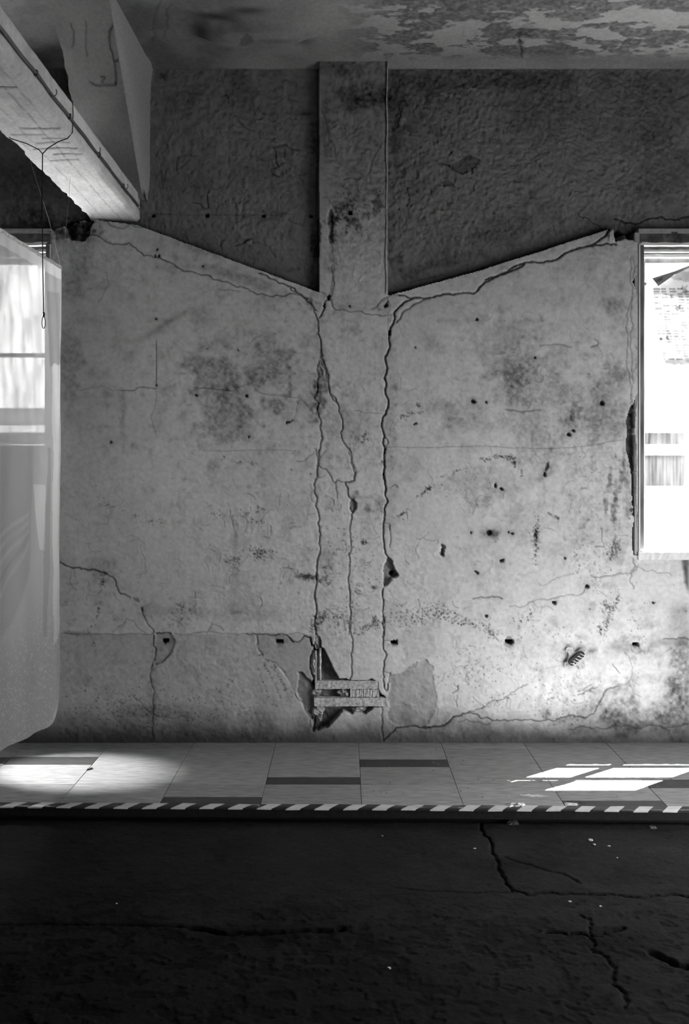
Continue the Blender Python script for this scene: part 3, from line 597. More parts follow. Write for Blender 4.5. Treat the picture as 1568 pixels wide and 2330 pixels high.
# ================================================================== ASPHALT FLOOR
def trf(px, py):
    d = F * CZ / (py - VY); return ((px - VX) / F * d * S, d * S)
a = Field(-2.2 * S, 1.9 * S, 2.4 * S, 3.50 * S, 2.3, .014, trf, 21)
n1 = a.fbm(70, 5, .6, 1.6); n2 = a.fbm(12, 3, .7); n3 = a.fbm(15, 3, .75, 1.7)
a.c *= 1 + .35 * n1 + .25 * n2
pit = sst(.06, .22, n3 + .35 * n2) * sst(3.2 * S, 2.5 * S, a.Y + 60 * n1 * (1 + (a.X > 100)))
a.h += .003 * n1 + .0012 * n3 + .0012 * n2 - .003 * pit + .0008 * a.fbm(6, 1); a.c *= 1 - .5 * pit; a.c *= 1 - .45 * sst(2.9 * S, 2.2 * S, a.Y + 50 * n1)  # light falloff towards the camera is darkened into the asphalt colour
a.begin()
a.crack([(1095,1872),(1112,1905),(1120,1930),(1132,1970),(1150,2000),(1165,2025),(1200,2035),(1300,2032),(1400,2036),(1568,2040)], 2.4, .014, .7, amp=.12)
a.crack([(900,2020),(1000,2028),(1165,2030)], 1.6, .006, .4, amp=.06); a.crack([(0,2103),(200,2104),(430,2110)], 2.4, .008, .5, amp=.05)
a.crack([(430,2112),(520,2124),(640,2120),(700,2116),(780,2112)], 4.5, .02, .7, amp=.1); a.crack([(1240,2122),(1340,2128),(1420,2110)], 2.5, .012, .5, amp=.2)
a.crack([(1320,2080),(1345,2125),(1400,2200),(1420,2290)], 2.6, .008, .4, amp=.25); a.crack([(1480,2165),(1530,2190),(1568,2198)], 7, .02, .6, amp=.2)
a.crack([(1150,1950),(1230,1975),(1320,2010)], 2, .006, .4, amp=.15); a.end()
for cx_, cy_, k_ in ((1200,1965,.4),(1420,2160,.5),(1350,2130,.5),(560,2125,.5),(720,2125,.4)): a.stain(cx_, cy_, 90, 26, k_, cell=24)
for _ in range(500): a.dots(random.uniform(0, 1568), 1870 + 440 * random.random() ** 1.6, 1, 1, 1, 0, (1.2, 3.0), .6)
a.c = np.clip(a.c, .003, .2)
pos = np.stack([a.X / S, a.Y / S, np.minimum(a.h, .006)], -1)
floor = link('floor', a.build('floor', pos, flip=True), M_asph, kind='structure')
plain('floor_slab', [(-5, 2.9, -6, 1.905, -.1, -.002), (-5, -2.195, 1.9, 3.6, -.1, -.002), (2.39, 2.9, 1.9, 3.6, -.1, -.002), (-2.3, 2.5, 1.9, 4.3, -.2, -.04), (-5, 2.9, 3.45, 4.3, -.1, -.01)], M_asph, floor, None, .013)
# rest of the dim hall
plain('wall_left', [(-5.2, -5, -6, 4.5, -.1, 3.7)], M_room); plain('wall_right', [(2.75, 2.95, -6, 1.4, -.1, 3.7), (2.75, 2.95, 1.4, 3.3, 2.15, 3.7), (2.75, 2.95, 3.3, D, -.1, 3.7)], M_room); plain('wall_front', [(-5.2, 2.95, -6.2, -6, -.1, 3.7)], M_room)  # right wall has an unseen doorway, added to light the back wall

# ================================================================== RAISED PLATFORM
def fe(x): return 3.372 - .016 * x        # front edge runs very slightly askew
pb = MB()
vs = []
for x in (-4.9, 2.74): vs += [(x, fe(x) + .035, -.02), (x, D + .14, -.02), (x, D + .14, PT - .008), (x, fe(x) + .035, PT - .008)]
pb.add(vs, [(0, 1, 2, 3), (7, 6, 5, 4), (0, 4, 5, 1), (1, 5, 6, 2), (2, 6, 7, 3), (3, 7, 4, 0)])
plat = link('platform', pb.mesh('platform'), M_black, kind='structure')
# steel edge angle
b = MB(); vs = []
for i in range(41):
    x = -4.9 + 7.64 * i / 40; j = random.uniform(-.0015, .0015)
    vs += [(x, fe(x), PT - .036 + j), (x, fe(x) + .05, PT - .036), (x, fe(x) + .05, PT - .001), (x, fe(x) + j * .5, PT - .001)]
fs = []
for i in range(40):
    for k in range(4): fs.append((4 * i + k, 4 * i + (k + 1) % 4, 4 * i + 4 + (k + 1) % 4, 4 * i + 4 + k))
b.add(vs, fs); link('edge_angle', b.mesh('edge_angle'), M_black, plat)
# tiles: columns 0.415 wide; each with its own joints and one narrow dark strip
pitch = .415; x00 = -1.59 - 4 * pitch
darks = {0: (3.886, 3.995), 2: (-1, -1), 3: (3.643, 3.728), 4: (3.857, 3.958), 5: (-1, -1), 6: (3.384, 3.462), 7: (3.60, 3.70), 1: (-1, -1)}
darks[2] = (3.425, 3.50); mesh_cache = {}
for ci in range(-4, 10):
    xa_ = -1.59 + ci * pitch
    xb_ = xa_ + pitch
    y0 = fe((xa_ + xb_) / 2) + .012
    cuts = [y0, 3.636 + .01 * (ci % 2), 4.205]
    if ci in (5, 0, 1): cuts.append(4.11)
    dk = darks.get(ci, (random.choice([3.5, 3.7, 3.9]), 0) if ci not in (1, 5) else (-1, -1))
    if dk[1] == 0: dk = (dk[0], dk[0] + .09)
    if dk[0] > 0: cuts = [q_ for q_ in cuts if not (dk[0] - .04 < q_ < dk[1] + .04) or q_ in (cuts[0], cuts[2])] + [q_ for q_ in dk]
    cuts = sorted(set(max(q_, y0) for q_ in cuts))
    for ya, yb in zip(cuts, cuts[1:]):
        if yb - ya < .02: continue
        isd = dk[0] > 0 and abs(ya - max(dk[0], y0)) < 1e-6
        bb = MB(); g_ = .0009; zt = PT + random.uniform(-.0006, .0006); dz = random.uniform(-.0006, .0006)
        L_ = [(xa_ + g_, ya + g_), (xb_ - g_, ya + g_), (xb_ - g_, yb - g_), (xa_ + g_, yb - g_)]; i_ = .0012
        vs = [(x, y, PT - .008) for x, y in L_] + [(x, y, zt - .001 + dz * (k % 2)) for k, (x, y) in enumerate(L_)]
        cx_, cy_ = (xa_ + xb_) / 2, (ya + yb) / 2
        vs += [(x + math.copysign(i_, cx_ - x), y + math.copysign(i_, cy_ - y), zt + dz * (k % 2)) for k, (x, y) in enumerate(L_)]
        fs = [(3, 2, 1, 0), (8, 9, 10, 11)] + [(k, (k + 1) % 4, 4 + (k + 1) % 4, 4 + k) for k in range(4)] + [(4 + k, 4 + (k + 1) % 4, 8 + (k + 1) % 4, 8 + k) for k in range(4)]
        bb.add(vs, fs)
        link('tile', bb.mesh('tile'), M_tiled if isd else random.choice([M_tile, M_tile, M_tile2]), plat)
# one lifted shard at the back-left dark strip, paint spills
def flat_blob(name, px, py, rx, ry, m, seed, parent=None, hgt=.0015, zb=PT, n=18, **kw):
    rr = random.Random(seed); d = F * (CZ - zb) / (py - VY); X0 = (px - VX) / F * d; vs = []; 
    ks = [1 + .22 * math.sin(2 * i * 2 * math.pi / n + seed) + rr.uniform(-.2, .2) for i in range(n)]
    for sc, z in ((1, 0), (.8, hgt)):
        vs += [(X0 + rx * sc * ks[i] * math.cos(2 * math.pi * i / n), d + ry * sc * ks[i] * math.sin(2 * math.pi * i / n), zb + z) for i in range(n)]
    fs = [(i, (i + 1) % n, n + (i + 1) % n, n + i) for i in range(n)] + [tuple(range(n, 2 * n))]
    return link(name, mesh(name, vs, fs), m, parent, **kw)
for i in range(70):
    px = random.uniform(820, 1540); py = random.uniform(1700, 1815)
    flat_blob('plaster_spot', px, py, random.uniform(.002, .006), random.uniform(.003, .006), random.choice([M_tiled, M_tile2, M_tiled]), i, plat, .0006, n=8)
flat_blob('paint_spill', 1215, 1810, .05, .014, M_batten, 3, plat, .0006, n=24)
flat_blob('paint_spill', 1157, 1776, .012, .007, M_batten, 5, plat, .0006)

# ---- hazard tape along the edge
TP = .1165; nst = 40
tv = {0: MB(), 1: MB()}
def tz(x, k): return .0012 + .0008 * math.sin(x * 9 + k) + .0006 * math.sin(x * 31 + 2 * k)
for i in range(-26, 23):
    for q_ in (0, 1):
        xs = i * TP + q_ * TP / 2 + .035; wdt = TP / 2
        rows = [(0.046, PT + .0, 0), (.023, PT, -.019), (-.001, PT, -.038), (-.003, PT - .0045, -.041)]
        vs = []
        for yo, z, sk in rows:
            for t in (0, .25, .5, .75, 1):
                x = xs + wdt * t + sk
                vs.append((x, fe(x) + yo, z + tz(x, yo * 40)))
        fs = [(r * 5 + k, r * 5 + 5 + k, r * 5 + 6 + k, r * 5 + 1 + k) for r in range(3) for k in range(4)]
        tv[q_].add(vs, fs)
tape = link('hazard_tape', None, None, label='black and white diagonally striped tape along the front edge of the tiled platform', cat='tape')
link('white_stripes', tv[0].mesh('white_stripes', True), M_white, tape); link('black_stripes', tv[1].mesh('black_stripes', True), M_blk, tape)
def crumple(name, px, py, sx, sy, h, m, seed, zb, label, cat, **kw):
    rr = random.Random(seed); n = 9; d = F * (CZ - zb) / (py - VY); X0 = (px - VX) / F * d; vs = []
    for j in range(n):
        for i in range(n):
            u = i / (n - 1) - .5; v = j / (n - 1) - .5; e = max(0, 1 - 2.0 * max(abs(u), abs(v)))
            vs.append((X0 + sx * u + rr.uniform(-.1, .1) * sx, d + sy * v + rr.uniform(-.12, .12) * sy, zb + .001 + (e ** .5) * h * rr.uniform(.1, 1)))
    fs = [(j * n + i, j * n + i + 1, j * n + n + i + 1, j * n + n + i) for j in range(n - 1) for i in range(n - 1)]
    me = mesh(name, vs, fs); o = link(name, me, m, label=label, cat=cat, **kw)
    md = o.modifiers.new('thickness', 'SOLIDIFY'); md.thickness = .0006; return o
M_film = mat('shiny_clear_film', .55, rough=.12, noise=.3, nscale=60, bump=.3, bscale=60, spec=.8)
crumple('tape_scrap', 1175, 1832, .07, .04, .012, M_film, 4, PT, 'crumpled shiny scrap of tape stuck across the striped edge tape', 'tape scrap')
crumple('tape_scrap', 1300, 1830, .05, .03, .004, M_film, 14, PT, 'flat wrinkled scrap of clear tape right of the crumpled one', 'tape scrap')
crumple('torn_wrapper', 1166, 1874, .05, .035, .022, mat('grey_litter', .05, noise=.5, nscale=50), 5, 0.0, 'crumpled torn paper litter on the asphalt at the foot of the platform', 'litter')
crumple('torn_wrapper', 1486, 1884, .028, .02, .01, mat('pale_litter', .1, noise=.5, nscale=50), 6, 0.0, 'tiny crumpled paper scrap on the asphalt at far right by the platform', 'litter')
M_chip = mat('plaster_chip', .45, noise=.2)
def chip(px, py, r, seed, label, grp=None):
    rr = random.Random(seed); d = F * (CZ - .004) / (py - VY); X0 = (px - VX) / F * d; n = 6; vs = []; a0 = rr.random() * 6
    ks = [rr.uniform(.6, 1.2) for _ in range(n)]
    for s_, z in ((1, 0), (.85, .45)):
        vs += [(X0 + r * s_ * ks[i] * math.cos(a0 + i * 1.047), d + .7 * r * s_ * ks[i] * math.sin(a0 + i * 1.047), .0035 + z * r) for i in range(n)]
    fs = [tuple(range(n))[::-1], tuple(range(n, 2 * n))] + [(i, (i + 1) % n, n + (i + 1) % n, n + i) for i in range(n)]
    link('plaster_chip', mesh('plaster_chip', vs, fs), M_chip, label=label, cat='chip', group=grp)
for i, (px, py, r, lb) in enumerate([
    (1344,1912,.011,'largest pale plaster chip on the asphalt, right of the floor crack'), (1352,1922,.007,'small plaster chip just in front of the largest one on the asphalt'),
    (1386,1925,.006,'small plaster chip to the right of the largest one on the asphalt'), (1405,1952,.005,'tiny plaster chip on the asphalt, nearer and right of the chip cluster'),
    (1296,2052,.007,'pale plaster chip lying just in front of the sideways floor crack'), (1366,2062,.005,'tiny plaster chip on the asphalt right of the chip by the sideways crack'),
    (886,2203,.007,'lone pale plaster chip in the dark foreground asphalt'), (870,1902,.005,'tiny plaster chip on the asphalt near the step, below the pilaster'),
    (1080,1931,.006,'small plaster chip on the asphalt just left of the floor crack'), (265,2056,.004,'tiny plaster chip alone on the asphalt at the left')]):
    chip(px, py, r, i, lb, 'plaster chips on the asphalt')
# broken sliver on the left dark tile and one on the tile joint
def sliver(px, py, ln, wd, label, ang):
    d = F * (CZ - PT) / (py - VY); X0 = (px - VX) / F * d; ca, sa = math.cos(ang), math.sin(ang)
    pts = [(-ln, -wd * .3), (-ln * .2, -wd), (ln * .6, -wd * .7), (ln, 0), (ln * .5, wd), (-ln * .6, wd * .6)]
    vs = [(X0 + x * ca - y * sa, d + x * sa + y * ca, PT + .001 + z) for z in (0, .005) for x, y in pts]
    n = 6; fs = [tuple(range(n))[::-1], tuple(range(n, 2 * n))] + [(i, (i + 1) % n, n + (i + 1) % n, n + i) for i in range(n)]
    link('splinter', mesh('splinter', vs, fs), M_tiled, label=label, cat='splinter')
sliver(204, 1751, .016, .005, 'short black splinter lying on the sunlit pale tiles at left', .9)
sliver(1311, 1826, .04, .004, 'long black splinter beside the dark tile behind the edge tape', .0)

# ================================================================== BEAM AND HAUNCH
BX0, BX1 = -1.282, -1.040; BZ0 = 2.698; BZ1 = 2.828
rb = np.random.default_rng(5)
prof = []     # (x, z, tag) round the beam, clockwise seen from the camera
nb, ns = 44, 22
for i in range(nb + 1): prof.append((BX0 + (BX1 - .018 - BX0) * i / nb, BZ0, 0))
for i in range(1, 4): prof.append((BX1 - .018 + .018 * i / 3, BZ0 + .012 * i / 3, 1))
for i in range(1, ns + 1): prof.append((BX1, BZ0 + .012 + (BZ1 - BZ0 - .012) * i / ns, 2))
prof += [(BX1 - .03, BZ1 + .012, 3), (BX1 - .12, BZ1 + .015, 3), (BX0, BZ1 + .01, 3), (BX0, (BZ0 + BZ1) / 2, 4)]
ys = np.concatenate([np.linspace(D + .06, 2.0, 440), np.linspace(1.95, -6, 40)])
m_ = len(prof); npf = np.array([(p[0], p[1]) for p in prof], np.float32); tag = np.array([p[2] for p in prof])
N1 = vnoise(m_, len(ys), 9, 14, rb); N2 = vnoise(m_, len(ys), 2.5, 3.5, rb); N3 = vnoise(m_, len(ys), 30, 60, rb); E1 = vnoise(m_, len(ys), 200, 7, rb); E2 = vnoise(m_, len(ys), 200, 26, rb)
bx = np.repeat(npf[None, :, 0], len(ys), 0); bz = np.repeat(npf[None, :, 1], len(ys), 0); by = np.repeat(ys[:, None], m_, 1)
bot = (tag == 0)[None, :]; sd = (tag == 2)[None, :]
bz = bz + bot * (.003 * N1 + .0018 * N2) ; bx = bx + sd * (.003 * N1 + .0015 * N2)
bx = bx + (npf[:, 0] < BX0 + .03)[None, :] * (E1 * .012 + E2 * .016 - .002); bz = bz + (tag >= 3)[None, :] * (E1 * .02 + E2 * .03) + (tag == 1)[None, :] * E1 * .005
bc = .70 * (1 + .22 * N1 + .15 * N2 + .2 * N3)
tt = (npf[:, 0] - BX0) / (BX1 - BX0)
for t0, kk in ((.30, .35), (.62, .45), (.80, .2)):        # formwork joint lines along the soffit
    ln = np.exp(-((tt[None, :] - t0 - .02 * E1) / .014) ** 2) * bot; bc *= 1 - kk * ln * (N2 > -.15); bz += .002 * ln
for y_, x_a, x_b, kk in ((3.30,.2,1,.7),(3.36,.45,1,.6),(3.24,.35,.9,.5),(3.20,.5,.9,.5),(3.42,.3,.8,.4),(3.10,.3,1,.6),(3.16,.1,.6,.35),(2.78,0,.8,.8),(2.62,0,.5,.8)):   # cross cracks
    ln = np.exp(-((by - y_ - .05 * E1[:, :1] * 0 - .03 * N3) / .006) ** 2) * bot * ((tt > x_a) & (tt < x_b))[None, :]; bc *= 1 - kk * ln; bz += .004 * ln
bc *= 1 - .30 * sst(3.5, 2.7, by); bc *= 1 - .3 * sst(3.5, 2.9, by) * sst(-.2, .3, N1 + N2 * .5) * bot  # bounce light fading away from the wall is put into the beam colour
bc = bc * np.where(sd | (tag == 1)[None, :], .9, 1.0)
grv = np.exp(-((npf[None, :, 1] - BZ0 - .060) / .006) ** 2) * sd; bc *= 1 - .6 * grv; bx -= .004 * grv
P = np.stack([bx, by, bz], -1).reshape(-1, 3)
idx = np.arange(len(ys) * m_).reshape(len(ys), m_); nxt = np.roll(idx, -1, 1)
fq = np.stack([idx[:-1], nxt[:-1], nxt[1:], idx[1:]], -1).reshape(-1, 4)
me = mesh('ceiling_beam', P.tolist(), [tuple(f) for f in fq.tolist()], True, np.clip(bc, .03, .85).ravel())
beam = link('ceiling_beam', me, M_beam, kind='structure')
# conduit clipped along the beam flank
b = MB(); pts = []
for i in range(120):
    y = D - .01 - i * .05 * .75; pts.append((BX1 + .004 + .0015 * math.sin(i * .9), y, BZ0 + .060 + .0015 * math.sin(i * .55)))
b.tube(pts, .0062, 8)
cond = link('conduit', b.mesh('conduit', True), M_dsteel, label='thin dark conduit running along the flank of the concrete beam', cat='conduit')
for y in (3.90, 3.52, 3.14, 2.8, 2.45):
    b = MB(); b.box(BX1 - .002, BX1 + .012, y - .006, y + .006, BZ0 + .050, BZ0 + .070, 3); link('pipe_clip', b.mesh('pipe_clip'), M_dsteel, cond)
for y, nm in ((3.88, 'open wire hook under the conduit nearest the wall'), (3.44, 'open wire hook under the conduit, second from the wall'), (2.92, 'open wire hook under the conduit, furthest from the wall')):
    b = MB(); pts = [(BX1 + .010, y, BZ0 + .048)] + [(BX1 + .010 + .012 - .012 * math.cos(t), y, BZ0 + .052 - .014 * math.sin(t)) for t in [k * .35 for k in range(1, 12)]]
    b.tube(pts, .0018, 6); link('wire_hook', b.mesh('wire_hook', True), M_dsteel, label=nm, cat='hook')
# haunch: leaning leg between beam, wall and ceiling
HZ0, HZ1 = 2.80, zc + .01; HD0, HD1 = D + .02, 3.60; HX0, HX1 = -1.275, -1.0
def trh(px, py):
    k_ = (HD1 - HD0) / (HZ1 - HZ0); g_ = (VY - py) / F; d = (HD0 + k_ * (CZ - HZ0)) / (1 - k_ * g_)
    return ((px - VX) / F * d * S, (HZ1 - (CZ + g_ * d)) * S)
h_ = Field(HX0 * S, 0, (HX1 - .02) * S, (HZ1 - HZ0) * S, 2.5, .26, trh, 31)
h_.c *= 1 + .2 * h_.fbm(60, 4); h_.h += .003 * h_.fbm(40, 3) + .0016 * h_.fbm(9, 2); h_.begin()
Q = (0, 0, 3.136)
h_.crack([(862,0),(860,80),(800,180),(778,220),(785,330),(805,420),(820,500),(820,600)], 1.3, .008, .7, Q); h_.crack([(820,440),(885,400),(885,480)], 1.6, .008, .8, Q); h_.crack([(885,480),(910,580),(945,640),(960,760)], 2.2, .012, .9, Q)
h_.crack([(600,130),(610,280),(622,400)], .9, .005, .5, Q); h_.crack([(500,160),(525,280),(515,340)], 1.0, .006, .6, Q); h_.crack([(640,580),(680,605),(740,600),(820,600)], 1.2, .006, .5, Q); h_.crack([(715,545),(750,550),(720,590)], 1.2, .006, .6, Q)
h_.end(); h_.c *= 1 - .25 * sst(200, 280, h_.Y)
tt_ = h_.Y / S / (HZ1 - HZ0); ey = HD1 + (HD0 - HD1) * tt_
ragx = h_.X / S
pos = np.stack([ragx + (h_.X < (HX0 + .01) * S) * .012 * h_.fbm(30, 3), ey - h_.h, HZ1 - tt_ * (HZ1 - HZ0)], -1)
haunch = link('beam_haunch', h_.build('beam_haunch', pos), M_beam, kind='structure')
vs = []; fs = []; n = 60
for i in range(n + 1):
    t = i / n; z = HZ1 + (HZ0 - HZ1) * t; y0 = HD1 + (HD0 - HD1) * t - .0; r = random.uniform(-.003, .003)
    flare = .025 * math.exp(-t * 9)
    vs += [(HX1 - .024, y0 + .001, z), (HX1 - .008 + r, y0 + .012, z), (HX1 + r * .5, y0 + .05 if y0 + .05 < D else D, z), (HX1 + flare * .6, max(y0 + .06, D - .06), z), (HX1 + .012 + flare, max(y0 + .06, D + .06), z)]
for i in range(n):
    for k in range(4): fs.append((5 * i + k, 5 * i + 5 + k, 5 * i + 6 + k, 5 * i + 1 + k))
link('haunch_flank', mesh('haunch_flank', vs, fs, True, .33), M_beam, haunch)
vs = []; fs = []
for i in range(2):
    z = (HZ1, HZ0)[i]; y0 = (HD1, HD0)[i]; vs += [(HX0 + .002, y0 + .002, z), (HX0 + .002, D + .06, z)]
fs = [(0, 1, 3, 2)]
link('haunch_flank', mesh('haunch_flank', vs, fs, False, .2), M_beam, haunch)

# ================================================================== WINDOWS
def glass_mat():
    m = bpy.data.materials.new('dusty_window_glass'); m.use_nodes = True; nt = m.node_tree; nt.nodes.clear()
    out = nt.nodes.new('ShaderNodeOutputMaterial'); tr = nt.nodes.new('ShaderNodeBsdfTransparent'); gl_ = nt.nodes.new('ShaderNodeBsdfGlossy'); df = nt.nodes.new('ShaderNodeBsdfTranslucent')
    gl_.inputs['Roughness'].default_value = .05; df.inputs[0].default_value = (.8, .8, .8, 1)
    tc = nt.nodes.new('ShaderNodeTexCoord'); mp = nt.nodes.new('ShaderNodeMapping'); mp.inputs['Scale'].default_value = (30, 30, 4)
    nz = nt.nodes.new('ShaderNodeTexNoise'); nz.inputs['Scale'].default_value = 1.5; nz.inputs['Detail'].default_value = 6
    nt.links.new(tc.outputs['Object'], mp.inputs[0]); nt.links.new(mp.outputs[0], nz.inputs['Vector'])
    mr = nt.nodes.new('ShaderNodeMapRange'); mr.inputs[1].default_value = .35; mr.inputs[2].default_value = .75; mr.inputs[3].default_value = .0; mr.inputs[4].default_value = .012
    nt.links.new(nz.outputs[0], mr.inputs[0])
    m1 = nt.nodes.new('ShaderNodeMixShader'); m2 = nt.nodes.new('ShaderNodeMixShader')
    nt.links.new(mr.outputs[0], m1.inputs[0]); nt.links.new(tr.outputs[0], m1.inputs[1]); nt.links.new(df.outputs[0], m1.inputs[2])
    m2.inputs[0].default_value = .05; nt.links.new(m1.outputs[0], m2.inputs[1]); nt.links.new(gl_.outputs[0], m2.inputs[2]); nt.links.new(m2.outputs[0], out.inputs[0])
    return m
M_glass = glass_mat()
YG = 4.335
def window(nm, x0, x1, mx, board):
    """x0..x1 opening at the wall plane; sash set back; mx = vertical glazing bar"""
    z0, z1 = zo0 + .012, zo1
    root = link(nm, None, kind='structure')
    def add(n, boxes, m, nx=1, jit=0):
        b = MB()
        for bx_ in boxes: b.box(*bx_, nx, jit)
        return link(n, b.mesh(n), m, root)
    gz0, gz1 = 1.043, 2.504; gx0, gx1 = x0 + .068, x1 - .068
    # head: stepped mouldings from the wall face back to the glass
    hz = lambda py, d: CZ + (VY - py) / F * d
    add('lintel_board', [(x0 - .002, x1 + .002, D + .004, D + .06, hz(551, D), z1 + .002)], M_woodd, 40, .003)
    add('head_moulding', [(x0 + .004, x1 - .004, D + .012, D + .09, hz(558, D + .012), hz(551, D + .012))], M_woodw, 30, .0012)
    add('head_moulding', [(x0 + .014, x1 - .014, D + .04, D + .10, hz(568, D + .04), hz(557, D + .04))], M_woodd, 30, .002)
    add('head_moulding', [(x0 + .022, x1 - .022, D + .05, D + .12, hz(573, D + .05), hz(568, D + .05))], M_woodw, 20, .0008)
    add('head_moulding', [(x0 + .024, x1 - .024, D + .085, D + .13, hz(578, D + .085), hz(573, D + .085))], M_woodd, 10, .0005)
    add('head_moulding', [(x0 + .026, x1 - .026, D + .075, D + .14, hz(585, D + .075), hz(578, D + .075))], M_woodw, 20, .0008)
    add('sash_rail', [(gx0 - .02, gx1 + .02, D + .11, YG + .02, gz1 - .002, hz(584, D + .11))], M_wood, 20, .001)
    # jambs
    for a_, s_ in ((x0, 1), (x1, -1)):
        add('jamb', [(a_ + s_ * .005, a_ + s_ * .030, D + .012, D + .15, z0, z1)], M_jamb); add('jamb_edge', [(a_ - s_ * .001, a_ + s_ * .006, D - .003, D + .03, z0, z1 - .06)], M_woodw, 1); add('jamb_lining', [(a_ + s_ * .026, a_ + s_ * .044, D + .06, YG + .01, z0, z1 - .05)], M_woodd)
        add('sash_stile', [(a_ + s_ * .040, a_ + s_ * .069, D + .105, YG + .02, gz0 - .02, gz1 + .02)], M_woodw)
    # sill and bottom rail
    add('sash_rail', [(gx0 - .02, gx1 + .02, D + .11, YG + .02, gz0 - .022, gz0)], M_wood, 20, .0008)
    add('sill', [(x0 - .004, x1 + .004, D - .006, YB - .01, zo0 - .026, zo0 + .012)], M_woodw, 60, .0022)
    add('sill_strip', [(x0 + .02, x1 - .02, D + .03, D + .05, zo0 + .012, zo0 + .020)], M_woodw, 20, .0008)
    # glazing bars
    zb = [1.55, 2.027]
    for z in zb: add('glazing_bar', [(gx0, gx1, YG - .016, YG + .016, z - .010, z + .010)], M_woodw)
    if mx is not None: add('glazing_bar', [(mx - .010, mx + .010, YG - .017, YG + .017, gz0, gz1)], M_woodw)
    zz = [gz0] + zb + [gz1]; xx = [gx0] + ([mx] if mx is not None else []) + [gx1]
    for i in range(3):
        for j in range(len(xx) - 1):
            if board and i == 0:
                add('boarded_pane', [(xx[j], xx[j + 1], YG - .002, YG + .006, zz[i], zz[i + 1])], M_wood); continue
            add('pane', [(xx[j], xx[j + 1], YG - .0015, YG + .0015, zz[i], zz[i + 1])], M_glass)
    return root
w1 = window('window_1', xb, OR, 1.916, False); w2 = window('window_2', OL, xa, (OL + xa) / 2, True)
# flaking rag of paint at the jamb, dangling string on the sill
b = MB(); vs = [wp(1462, 636, D + .09), wp(1466, 642, D + .085), wp(1473, 644, D + .08), wp(1469, 650, D + .085), wp(1462, 648, D + .09)]
vs2 = [(x, y + .002, z) for x, y, z in vs]; b.add(vs + vs2, [(0, 1, 2, 3, 4), (9, 8, 7, 6, 5)] + [(k, (k + 1) % 5, 5 + (k + 1) % 5, 5 + k) for k in range(5)]); link('paint_flake', b.mesh('paint_flake'), M_wood, w1)
b = MB(); b.tube([wp(1492 + 4 * math.sin(t * .9), 1240 + 2.6 * t - (t > 4) * 1.4 * (t - 4) * 2, D - .004 + .01 * (t < 3)) for t in range(8)], .0015, 6)
link('string', b.mesh('string', True), M_woodw, label='short white looped string on the white window sill', cat='string')

# newspaper sheet hanging inside the right window
def paper_mat():
    m = bpy.data.materials.new('newsprint'); m.use_nodes = True; nt = m.node_tree; nt.nodes.clear()
    out = nt.nodes.new('ShaderNodeOutputMaterial'); a_ = nt.nodes.new('ShaderNodeAttribute'); a_.attribute_name = 'Col'
    d_ = nt.nodes.new('ShaderNodeBsdfDiffuse'); t_ = nt.nodes.new('ShaderNodeBsdfTranslucent'); x_ = nt.nodes.new('ShaderNodeMixShader'); x_.inputs[0].default_value = .05
    nt.links.new(a_.outputs['Color'], d_.inputs[0]); nt.links.new(a_.outputs['Color'], t_.inputs[0]); nt.links.new(d_.outputs[0], x_.inputs[1]); nt.links.new(t_.outputs[0], x_.inputs[2]); nt.links.new(x_.outputs[0], out.inputs[0])
    return m
M_paper = paper_mat()
p = Field(1484, 600, 1640, 834, 1.0, .80, seed=41)
PX, PY = p.X, p.Y
inside = (PY > 648 - (PX - 1497) * .62) & (PX > 1488 + np.clip(PY - 720, 0, 99) * .24 + 2 * p.fbm(12, 2)) & (PY < 829 - .02 * PX * 0 + 3 * p.fbm(10, 2) - np.clip(1512 - PX, 0, 30) * .8)
inside &= PX < 1628
for i in range(26):                                        # rows and columns of illegible print
    y = 655 + i * 6.4
    for j in range(7):
        x = 1494 + j * 18 + (y - 700) * .10
        if random.random() < .72:
            q_ = p.win(x, y, x + random.uniform(8, 14), y + 2.2); p.c[q_] *= .3 + .3 * p.rng.random(p.c[q_].shape).astype(np.float32)
for x, y, r_ in ((1530,674,5),(1560,660,9),(1520,770,6),(1505,770,5),(1546,700,8)): p.stain(x, y, r_, r_, .6, cell=5)
p.poly([(1512,815),(1640,812),(1640,834),(1512,829)], 0, .42, soft=2); p.poly([(1536,612),(1640,600),(1640,632),(1524,630)], 0, .6, soft=1)
p.c *= 1 - .12 * sst(.1, .3, np.abs(p.fbm(40, 3)))
wv = .012 * p.fbm(70, 2) + .0035 * p.fbm(14, 2); yy = YG - .035 - wv
pos = np.stack([(PX - VX) / F * 4.29, yy, CZ + (VY - PY) / F * 4.29], -1)
news = link('newspaper', p.build('newspaper', pos, inside[:-1, :-1]), M_paper, label='creased printed newspaper sheet hanging against the bright window panes', cat='newspaper')
b = MB(); tri = [wp(1484, 633, 4.27), wp(1498, 651, 4.27), wp(1535, 625, 4.268), wp(1568, 604, 4.266), wp(1610, 590, 4.27), wp(1535, 617, 4.268)]
n6 = len(tri); b.add(tri + [(x, y + .001, z) for x, y, z in tri], [tuple(range(n6)), tuple(range(2 * n6 - 1, n6 - 1, -1))] + [(k, (k + 1) % n6, n6 + (k + 1) % n6, n6 + k) for k in range(n6)])
link('folded_corner', b.mesh('folded_corner', col=.32), M_paper, news)
# plain board holding the print marks of the fold
for k in range(5):
    b = MB(); x0_, _, z0_ = wp(1494 + k * 3.2, 640 - k * 1.6, 4.266); b.box(x0_, x0_ + .003, 4.2652, 4.2662, z0_ - .008, z0_ + .008); link('print_mark', b.mesh('print_mark', col=.12), M_paper, news)

